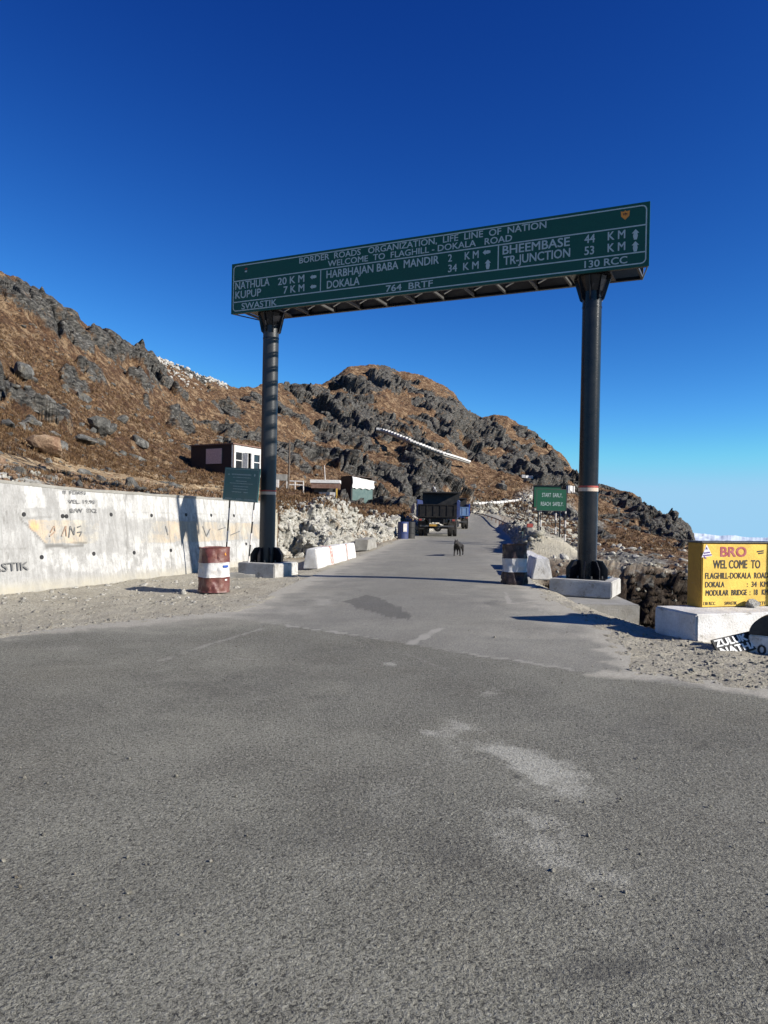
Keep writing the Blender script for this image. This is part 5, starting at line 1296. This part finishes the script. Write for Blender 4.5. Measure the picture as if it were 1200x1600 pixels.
# white prayer flag behind the dark truck
q = P(679, 778, 60); pf = thing('prayer_flag', 'narrow white prayer flag on a pole behind the dark truck', 'flag', (q.x, q.y, q.z-2.2))
world_part(MB().tube([Vector((q.x, q.y, q.z-2.2)), P(676, 758, 60)], .03, 6), 'flag_pole', M['wood'], pf)
fl_ = MB(); ps = [P(676.5, 759, 60), P(680.5, 762, 59.8), P(684, 777, 59.7), P(678, 778, 60.2)]
g_ = []
for i in range(9):
    for j in range(5):
        a = ps[0].lerp(ps[3], i/8); c = ps[1].lerp(ps[2], i/8); v = a.lerp(c, j/4); v.y += .10*math.sin(i*1.3+j*1.9); g_.append(fl_.b.verts.new(v))
for i in range(8):
    for j in range(4): a = i*5+j; fl_.b.faces.new((g_[a], g_[a+5], g_[a+6], g_[a+1]))
o = world_part(fl_, 'cloth', M['tarp'], pf, True); o.modifiers.new('thick', 'SOLIDIFY').thickness = .02

# ---- far parapets
def parapet(name, pts_px, label, step, bw_, bh_, vmin=3.0, gap=.78, base=True, fwd=1., bm='concrete'):
    P3 = []
    for (x0, y0), (x1, y1) in zip(pts_px, pts_px[1:]):
        n_ = max(2, int(abs(x1-x0)/step))
        for k in range(n_): 
            x, y = x0+(x1-x0)*k/n_, y0+(y1-y0)*k/n_; P3.append((x, y))
    if bm == 'concrete': ds = np.array([hit(x, y, vmin).y for x, y in P3])
    else:
        ds = np.array([min(hit(x+a, y+b, vmin).y for a in (-5, 0, 5) for b in (-1, 4, 8)) for x, y in P3])-.6
        ds = np.array([ds[max(0, q-3):q+4].min() for q in range(len(ds))])
    k_ = np.ones(9)/9
    ds = np.convolve(np.pad(ds, 4, mode='edge'), k_, 'valid') if len(ds) > 9 else ds
    W3 = [P(x, y, d*fwd) for (x, y), d in zip(P3, ds)]
    t = thing(name, label, 'parapet wall', W3[0][:])
    mb = MB()
    for a, c in zip(W3, W3[1:]):
        d = (c-a); L_ = d.length; an = math.atan2(d.y, d.x); tilt = math.atan2(d.z, math.hypot(d.x, d.y)); m_ = (a+c)/2
        hh = bh_*(1+.10*rng.normal())
        mb.box((m_.x, m_.y-.15, m_.z+hh*.2), (min(math.hypot(d.x, d.y)*gap, bw_*9), .45, abs(hh)), Matrix.Rotation(an, 3, 'Z'))
    o = world_part(mb, 'coping_blocks', M['white'], t); o['kind'] = 'stuff'
    if base:
        mb = MB(); prev = None
        for a in W3:
            cur = [mb.b.verts.new(a+Vector(v)) for v in (((0, -.05, .05), (0, .45, .05), (0, .45, -2.6), (0, -.25, -2.6)) if bm == 'concrete' else ((0, -.05, .05), (0, .9, .05), (0, 1.0, -.5), (0, -.05, -.32)))]
            if prev:
                for k in range(4): mb.b.faces.new((prev[k], cur[k], cur[(k+1) % 4], prev[(k+1) % 4]))
            else: mb.b.faces.new(cur)
            prev = cur
        mb.b.faces.new(prev[::-1]); world_part(mb, 'wall_base', M[bm], t)
    return t
parapet('far_parapet_wall', [(588, 670), (604, 674), (622, 681), (645, 690), (668, 699), (695, 709), (718, 716), (738, 723)], 'white stepped parapet wall climbing across the middle of the far mountain', 4.0, 1., .34, 3.5, gap=.97, fwd=1.0, bm='rock_white')
parapet('far_parapet_wall', [(728, 789), (750, 787.5), (780, 785.5), (810, 782), (826, 777), (836, 773)], 'thin white parapet along the upper road beyond the bend', 5.2, 1., .42, 2.2, gap=.86)
parapet('far_parapet_wall', [(885, 769), (893, 769.4), (901, 770)], 'white parapet stub showing between the green board and the right column', 4., 1., 1.9, 2.5, gap=.98)
parapet('far_parapet_wall', [(815, 745), (826, 746), (838, 748)], 'short white wall piece high above the green board', 5., 1., .6, 3., gap=.98, base=False)

# ---- boulders
def variants(name, m, sub, n_=6, **k): return [rock_mesh(name, 100+i*7+sub, sub, M[m], **k) for i in range(n_)]
RG = variants('boulder', 'rock_grey', 3); RPl = variants('boulder', 'rock_pale', 3); RT = variants('boulder', 'rock_tan', 3, 2); RW = variants('boulder', 'rock_white', 2, 4)
RGs = variants('boulder', 'rock_grey', 2); RPs = variants('boulder', 'rock_pale', 2)
def put(name, me, px, py, wpx_, hpx, label, cat, group=None, vmin=2.0, rot=None, sink=.35, pos=None, ysc=1.):
    p_ = pos if pos is not None else hit(px, py+hpx*.25, vmin)
    k = p_.y/FPX/2
    o = link_mesh(name, me, None, (p_.x, p_.y+wpx_*k*.3, p_.z+hpx*k*(1-sink)), rot or (rng.uniform(-.5, .5), rng.uniform(-.5, .5), rng.uniform(0, 6)))
    o.scale = (wpx_*k*1.12, wpx_*k*1.0*ysc, hpx*k*1.12)
    return tag(o, label, cat, group)
put('boulder', RT[0], 72, 702, 56, 40, 'big tan boulder with a dark hollow perched above the retaining wall', 'boulder', rot=(.1, .3, .4))
put('boulder', RG[0], 152, 670, 40, 34, 'pointed dark grey boulder standing alone in the brown grass of the left slope', 'boulder', rot=(.1, .5, .8))
put('boulder', RG[1], 216, 692, 30, 20, 'smaller flat grey boulder lower right of the pointed one on the left slope', 'boulder', rot=(.1, .4, .2))
put('boulder', RG[2], 124, 690, 50, 16, 'long low grey slab of rock in the grass left of the flat boulder', 'boulder', rot=(0, .15, .1))
put('boulder', RG[3], 43, 660, 30, 16, 'grey boulder near the left edge of the photo above the tan one', 'boulder', rot=(0, .1, 1))
put('boulder', RG[4], 26, 580, 36, 34, 'dark grey boulder at the left edge halfway up the slope', 'boulder', rot=(.3, .2, 2), vmin=2.5)
put('boulder', RG[5], 8, 665, 26, 18, 'pale grey boulder cut by the left edge of the photo', 'boulder', rot=(.1, .2, 3))
gl1 = 'grey rock lumps scattered over the brown hillside'
spots = [(i % 97 * 0 + rng.uniform(5, 1060), 0) for i in range(120)]
cnt = 0
for x, _ in spots:
    i = int(np.argmin(np.abs(Xf-x))); vv = rng.uniform(2.3, 5.35)
    if x > 780: vv = rng.uniform(1.15, 5.3)
    j = int(np.searchsorted(V, vv)); pz = Vector(T3[i, j]); sc = rng.uniform(.35, 1.0)*min(2.2, .25+pz.y/75)
    if x > 900 and vv < 1.2: continue
    if 360 < x < 600 and vv < 3: continue
    if 285 < x < 440 and vv < 4.4: continue
    me = (RG if pz.y < 60 else RGs)[int(rng.integers(6))]
    o = link_mesh('rock_lump', me, None, (pz.x, pz.y, pz.z-sc*.05), (rng.uniform(-.4, .4), rng.uniform(-.4, .4), rng.uniform(0, 6)))
    o.scale = (sc*rng.uniform(.5, 1.0), sc*rng.uniform(.5, .9), sc*rng.uniform(.3, .65)); zn = ('on the earth close above the retaining wall' if vv < 2.9 and x < 440 else 'in the grass halfway up the left slope' if vv < 4.4 and x < 440 else 'high on the left slope under its crest' if x < 440
          else 'on the slope behind the tin shack' if x < 640 and vv < 4.2 else 'high on the central mountain' if x < 740 else 'below the upper road right of the trucks' if x < 900 and vv < 4 else 'on the brown hill right of the bend')
    tag(o, 'grey rock lump '+zn, 'rock', 'grey rock lumps '+zn); cnt += 1
gl2 = 'pale boulders of the cutting beside the road'
for k in range(34):
    x = rng.uniform(440, 700); i = int(np.argmin(np.abs(Xf-x))); vv = rng.uniform(1.0, 2.5); j = int(np.searchsorted(V, vv)); pz = Vector(T3[i, j]); sc = rng.uniform(.12, .38)*(1+pz.y/80)
    if 480 < x < 560 and vv < 1.15: continue
    o = link_mesh('pale_boulder', (RPl if sc > .4 else RPs)[int(rng.integers(6))], None, (pz.x, pz.y, pz.z), (rng.uniform(-.6, .6), rng.uniform(-.6, .6), rng.uniform(0, 6)))
    o.scale = (sc*rng.uniform(.5, 1), sc*rng.uniform(.5, 1), sc*rng.uniform(.4, .9)); tag(o, 'pale boulder in the rubble of the road cutting', 'boulder', gl2)
for px, py, w_, h_, lb_ in ((650, 800, 20, 22, 'large white boulder just left of the dark truck'), (652, 826, 12, 16, 'upright pale boulder between the drums and the truck'), (612, 815, 20, 14, 'pale boulder above the blue drum'), (605, 832, 18, 10, 'low pale boulder left of the blue drum')):
    put('pale_boulder', RPl[int(rng.integers(6))], px, py, w_, h_, lb_, 'boulder', vmin=.97)
gl3 = 'loose rocks on the right verge'
for k in range(95):
    x = rng.uniform(800, 1075); i = int(np.argmin(np.abs(Xf-x))); d_ = rng.uniform(17, 60); j = int(np.argmin(np.abs(D[i]-d_)))
    if road_sdf(X_[i, j], Y_[i, j]) < .5: continue
    pz = Vector(T3[i, j]); sc = rng.uniform(.08, .30)*(.6+pz.y/60)
    o = link_mesh('verge_rock', (RPs if rng.random() < .55 else RGs)[int(rng.integers(6))], None, (pz.x, pz.y, pz.z+sc*.1), (rng.uniform(-.6, .6), rng.uniform(-.6, .6), rng.uniform(0, 6)))
    o.scale = (sc*rng.uniform(.5, 1), sc*rng.uniform(.5, 1), sc*rng.uniform(.35, .8)); zn = 'near the white barrier blocks right of the road' if pz.y < 27 and x < 900 else 'around the green board posts' if x < 900 else 'in the gully behind the right column' if pz.y < 24 else 'on the pale shelf right of the right column'
    tag(o, 'loose rock '+zn, 'rock', 'loose rocks '+zn)

# ---- small stones, rubble and dry grass: nobody could count these
ICO = bmesh.new(); bmesh.ops.create_icosphere(ICO, subdivisions=1, radius=1); iv = np.array([v.co[:] for v in ICO.verts]); ifc = np.array([[v.index for v in f.verts] for f in ICO.faces])
def scatter(name, label, cat, pos, size, m, seed, flatten=.6, sub=None):
    r_ = np.random.default_rng(seed); n_ = len(pos)
    base_v = iv if sub else iv[:]
    v = np.repeat(base_v[None], n_, 0)*(1+r_.uniform(-.42, .42, (n_, len(iv), 1)))*r_.uniform(.55, 1.3, (n_, 1, 3))
    sc = np.asarray(size)[:, None, None]*np.stack([r_.uniform(.6, 1.2, n_), r_.uniform(.6, 1.2, n_), r_.uniform(.35, flatten+.3, n_)], 1)[:, None, :]
    v = v*sc; a = r_.uniform(0, 6.28, n_); ca, sa = np.cos(a)[:, None], np.sin(a)[:, None]
    x = v[..., 0]*ca-v[..., 1]*sa; y = v[..., 0]*sa+v[..., 1]*ca
    v = np.stack([x, y, v[..., 2]+x*r_.uniform(-.3, .3, (n_, 1))], -1)+np.asarray(pos)[:, None, :]
    f = (ifc[None]+np.arange(n_)[:, None, None]*len(iv)).reshape(-1, 3)
    me = bpy.data.meshes.new(name); me.vertices.add(v.size//3); me.vertices.foreach_set('co', v.astype(np.float32).ravel()); me.loops.add(f.size); me.loops.foreach_set('vertex_index', f.astype(np.int32).ravel())
    me.polygons.add(len(f)); me.polygons.foreach_set('loop_start', (np.arange(len(f))*3).astype(np.int32)); me.update(calc_edges=True); me.materials.append(m)
    return tag(link_mesh(name, me), label, cat, kind='stuff')
def verge_points(n_, xr, dr_, seed, cond=lambda x, y, s: s > .05):
    r_ = np.random.default_rng(seed); out = []
    i = np.array([int(np.argmin(np.abs(Xf-q))) for q in r_.uniform(*xr, n_)])
    d_ = 1/r_.uniform(1/dr_[1], 1/dr_[0], n_)
    for a, b_ in zip(i, d_):
        j = int(np.searchsorted(D[a], b_)); 
        if j >= nv or V[j] > 1.0 and Xf[a] < 434: continue
        if cond(X_[a, j], Y_[a, j], sdf[a, j]): out.append(T3[a, j])
    return np.array(out)
p_ = verge_points(5200, (-300, 500), (8, 27), 1); s_z = np.random.default_rng(2).gamma(1.5, .006, len(p_))+.004
scatter('gravel_stones', 'loose gravel on the left verge', 'gravel', p_, s_z, M['stone_grey'], 3)
p_ = verge_points(4800, (800, 1500), (6.5, 20), 4); s_z = np.random.default_rng(5).gamma(1.5, .007, len(p_))+.005
scatter('gravel_stones', 'loose gravel on the right verge', 'gravel', p_, s_z, M['stone_grey'], 6)
# rubble heaps along the foot of the wall, the plinths and the gully
p_ = verge_points(1100, (-60, 470), (12.5, 25), 7, lambda x, y, s: s > 1.2); s_z = np.random.default_rng(8).gamma(1.5, .012, len(p_))+.008
scatter('rubble', 'small rubble lying towards the wall foot', 'rubble', p_, s_z, M['rock_pale'], 9)
p_ = verge_points(1500, (840, 1120), (13, 40), 10, lambda x, y, s: s > .7); s_z = np.random.default_rng(11).gamma(1.3, .028, len(p_))+.015
scatter('rubble', 'rubble in the gully and on the shelf right of the road', 'rubble', p_, s_z, M['stone_grey'], 12)
def hill_points(n_, xr, vr, seed, maxrock=2., minrock=-1):
    r_ = np.random.default_rng(seed); i = np.searchsorted(Xf, r_.uniform(*xr, n_)); j = np.searchsorted(V, r_.uniform(*vr, n_)); j = np.minimum(j, nv-1); i = np.minimum(i, nu-1)
    k = (rockm[i, j] <= maxrock) & (rockm[i, j] >= minrock); return T3[i[k], j[k]], D[i[k], j[k]]
p_, d_ = hill_points(6500, (436, 720), (1.0, 2.5), 13); s_z = (np.random.default_rng(14).gamma(1.2, .026, len(p_))+.015)*(.6+d_/50)
scatter('rubble', 'broken pale rock covering the road cutting', 'rubble', p_, s_z, M['rock_pale'], 15)
p_, d_ = hill_points(4600, (-60, 1075), (2.1, 5.8), 16); s_z = (np.random.default_rng(17).gamma(1.1, .035, len(p_))+.02)*(.5+d_/60)
scatter('hill_stones', 'small grey stones strewn over the hillside', 'stones', p_, s_z, M['rock_grey'], 18)
p_, d_ = hill_points(1800, (-60, 420), (2.05, 3.0), 19); s_z = (np.random.default_rng(20).gamma(1.2, .022, len(p_))+.012)
scatter('hill_stones', 'small pale stones on the earth above the wall', 'stones', p_, s_z, M['rock_tan'], 21)
p_, d_ = hill_points(3600, (735, 905), (1.05, 3.8), 22); s_z = (np.random.default_rng(23).gamma(1.2, .05, len(p_))+.03)*(.5+d_/90)
scatter('scree', 'grey scree below the upper road', 'scree', p_, s_z, M['stone_grey'], 24)
p_ = verge_points(2600, (786, 850), (27, 62), 31, lambda x, y, s: .15 < s < 3.5); s_z = np.random.default_rng(32).gamma(1.4, .035, len(p_))+.02
scatter('rubble', 'stones on the bank along the right road edge', 'rubble', p_, s_z, M['stone_grey'], 33)
# whitened rubble on the left crest
pts_c = []
r_ = np.random.default_rng(25)
for k in range(380):
    t = r_.random(); x = 238+t*112; 
    if 292 < x < 320 and r_.random() < .5: continue
    i = int(np.argmin(np.abs(Xf-x))); wv = (.10+.34*np.sin(np.pi*min(1, t*1.25))); j = int(np.searchsorted(V, 5.99-abs(r_.normal(0, wv*.42)))); j = min(j, nv-1); pts_c.append(T3[i, j]+np.array([0, 0, .05]))
pts_c = np.array(pts_c); scatter('white_rubble', 'whitened rubble bank along the crest of the left ridge', 'rubble', pts_c, r_.gamma(3., .045, len(pts_c))+.09, M['rock_pale_bright'], 26, .7)
# pebbles on the asphalt
r_ = np.random.default_rng(27); pp_ = []
for k in range(420):
    x = r_.uniform(-100, 1300); y = 1100+500*r_.random()**.8; g_ = G(x, y, 0); pp_.append((g_.x, g_.y, .002))
for k in range(260):
    g_ = G(r_.uniform(200, 1100), 960+120*r_.random(), 0)
    if road_sdf(g_.x, g_.y) < 0: pp_.append((g_.x, g_.y, float(zr(np.array([g_.x]), np.array([g_.y]))[0])+.003))
scatter('pebbles', 'tiny pebbles lying on the asphalt', 'pebbles', np.array(pp_), r_.gamma(1.5, .0018, len(pp_))+.0022, M['stone_grey'], 28, .9)
# dry grass
gm_, gt_, gb_ = mat('dry_grass'); n = N(gt_); p = n.pos()
link(gt_, n.ramp(n.noise(p, 3.1, 4, .7), [(.32, (.035, .02, .012)), (.5, (.12, .07, .037)), (.68, (.27, .18, .095))]), gb_.inputs['Base Color']); gb_.inputs['Roughness'].default_value = .9; gb_.inputs['Specular IOR Level'].default_value = .1
def grass(n_, xr, vr, seed, hgt, name='dry_grass', label='dry brown grass tufts on the hillside'):
    p_, d_ = hill_points(n_, xr, vr, seed, .45); r_ = np.random.default_rng(seed+1); nb_ = 7; m_ = len(p_)
    ang = r_.uniform(0, 6.28, (m_, nb_)); h = hgt*r_.uniform(.5, 1.3, (m_, nb_))*(1+d_[:, None]/90); w_ = h*.10; ln = r_.uniform(.2, .9, (m_, nb_))
    bx_ = p_[:, None, :]+np.stack([np.cos(ang)*h*.15, np.sin(ang)*h*.15, h*0-.03], -1)
    sd_ = np.stack([-np.sin(ang), np.cos(ang), ang*0], -1)*w_[..., None]
    tip = bx_+np.stack([np.cos(ang)*h*ln, np.sin(ang)*h*ln, h*.9], -1)
    v = np.stack([bx_-sd_, bx_+sd_, tip], 2).reshape(-1, 3); f = np.arange(len(v)).astype(np.int32)
    me = bpy.data.meshes.new(name); me.vertices.add(len(v)); me.vertices.foreach_set('co', v.astype(np.float32).ravel()); me.loops.add(len(f)); me.loops.foreach_set('vertex_index', f)
    me.polygons.add(len(f)//3); me.polygons.foreach_set('loop_start', (np.arange(len(f)//3)*3).astype(np.int32)); me.update(calc_edges=True); me.materials.append(gm_)
    return tag(link_mesh(name, me), label, 'grass', kind='stuff')
grass(12000, (-60, 430), (3.1, 5.2), 51, .12); grass(900, (-60, 430), (2.1, 2.8), 57, .12); grass(9000, (430, 1060), (1.9, 4.6), 53, .16)
def scrub(n_, seed):
    r_ = np.random.default_rng(seed); sel = np.argwhere((gully > .5) & (Vg < 1.3) & (ZZ < -.5)); k = sel[r_.integers(0, len(sel), n_)]; p_ = T3[k[:, 0], k[:, 1]]; nb_ = 9; m_ = len(p_)
    ang = r_.uniform(0, 6.28, (m_, nb_)); h = r_.uniform(.06, .2, (m_, nb_)); w_ = h*.12
    b_ = p_[:, None, :]+np.stack([np.cos(ang)*.02, np.sin(ang)*.02, ang*0], -1); sd_ = np.stack([-np.sin(ang), np.cos(ang), ang*0], -1)*w_[..., None]
    ln = r_.uniform(.3, 1.1, (m_, nb_)); tip = b_+np.stack([np.cos(ang)*h*ln, np.sin(ang)*h*ln, h*.9], -1); v = np.stack([b_-sd_, b_+sd_, tip], 2).reshape(-1, 3); f = np.arange(len(v)).astype(np.int32)
    me = bpy.data.meshes.new('scrub'); me.vertices.add(len(v)); me.vertices.foreach_set('co', v.astype(np.float32).ravel()); me.loops.add(len(f)); me.loops.foreach_set('vertex_index', f)
    me.polygons.add(len(f)//3); me.polygons.foreach_set('loop_start', (np.arange(len(f)//3)*3).astype(np.int32)); me.update(calc_edges=True); me.materials.append(M['scrub'])
    return tag(link_mesh('scrub', me), 'dark dry scrub in the gully behind the right column', 'scrub', kind='stuff')
M['scrub'] = paint('dark_scrub', (.035, .026, .018), (.09, .065, .04), .6, .9, 3., .0, spec=.1)
scrub(5000, 61)
print('tris', sum(len(o.data.polygons) for o in bpy.data.objects if o.type == 'MESH'))
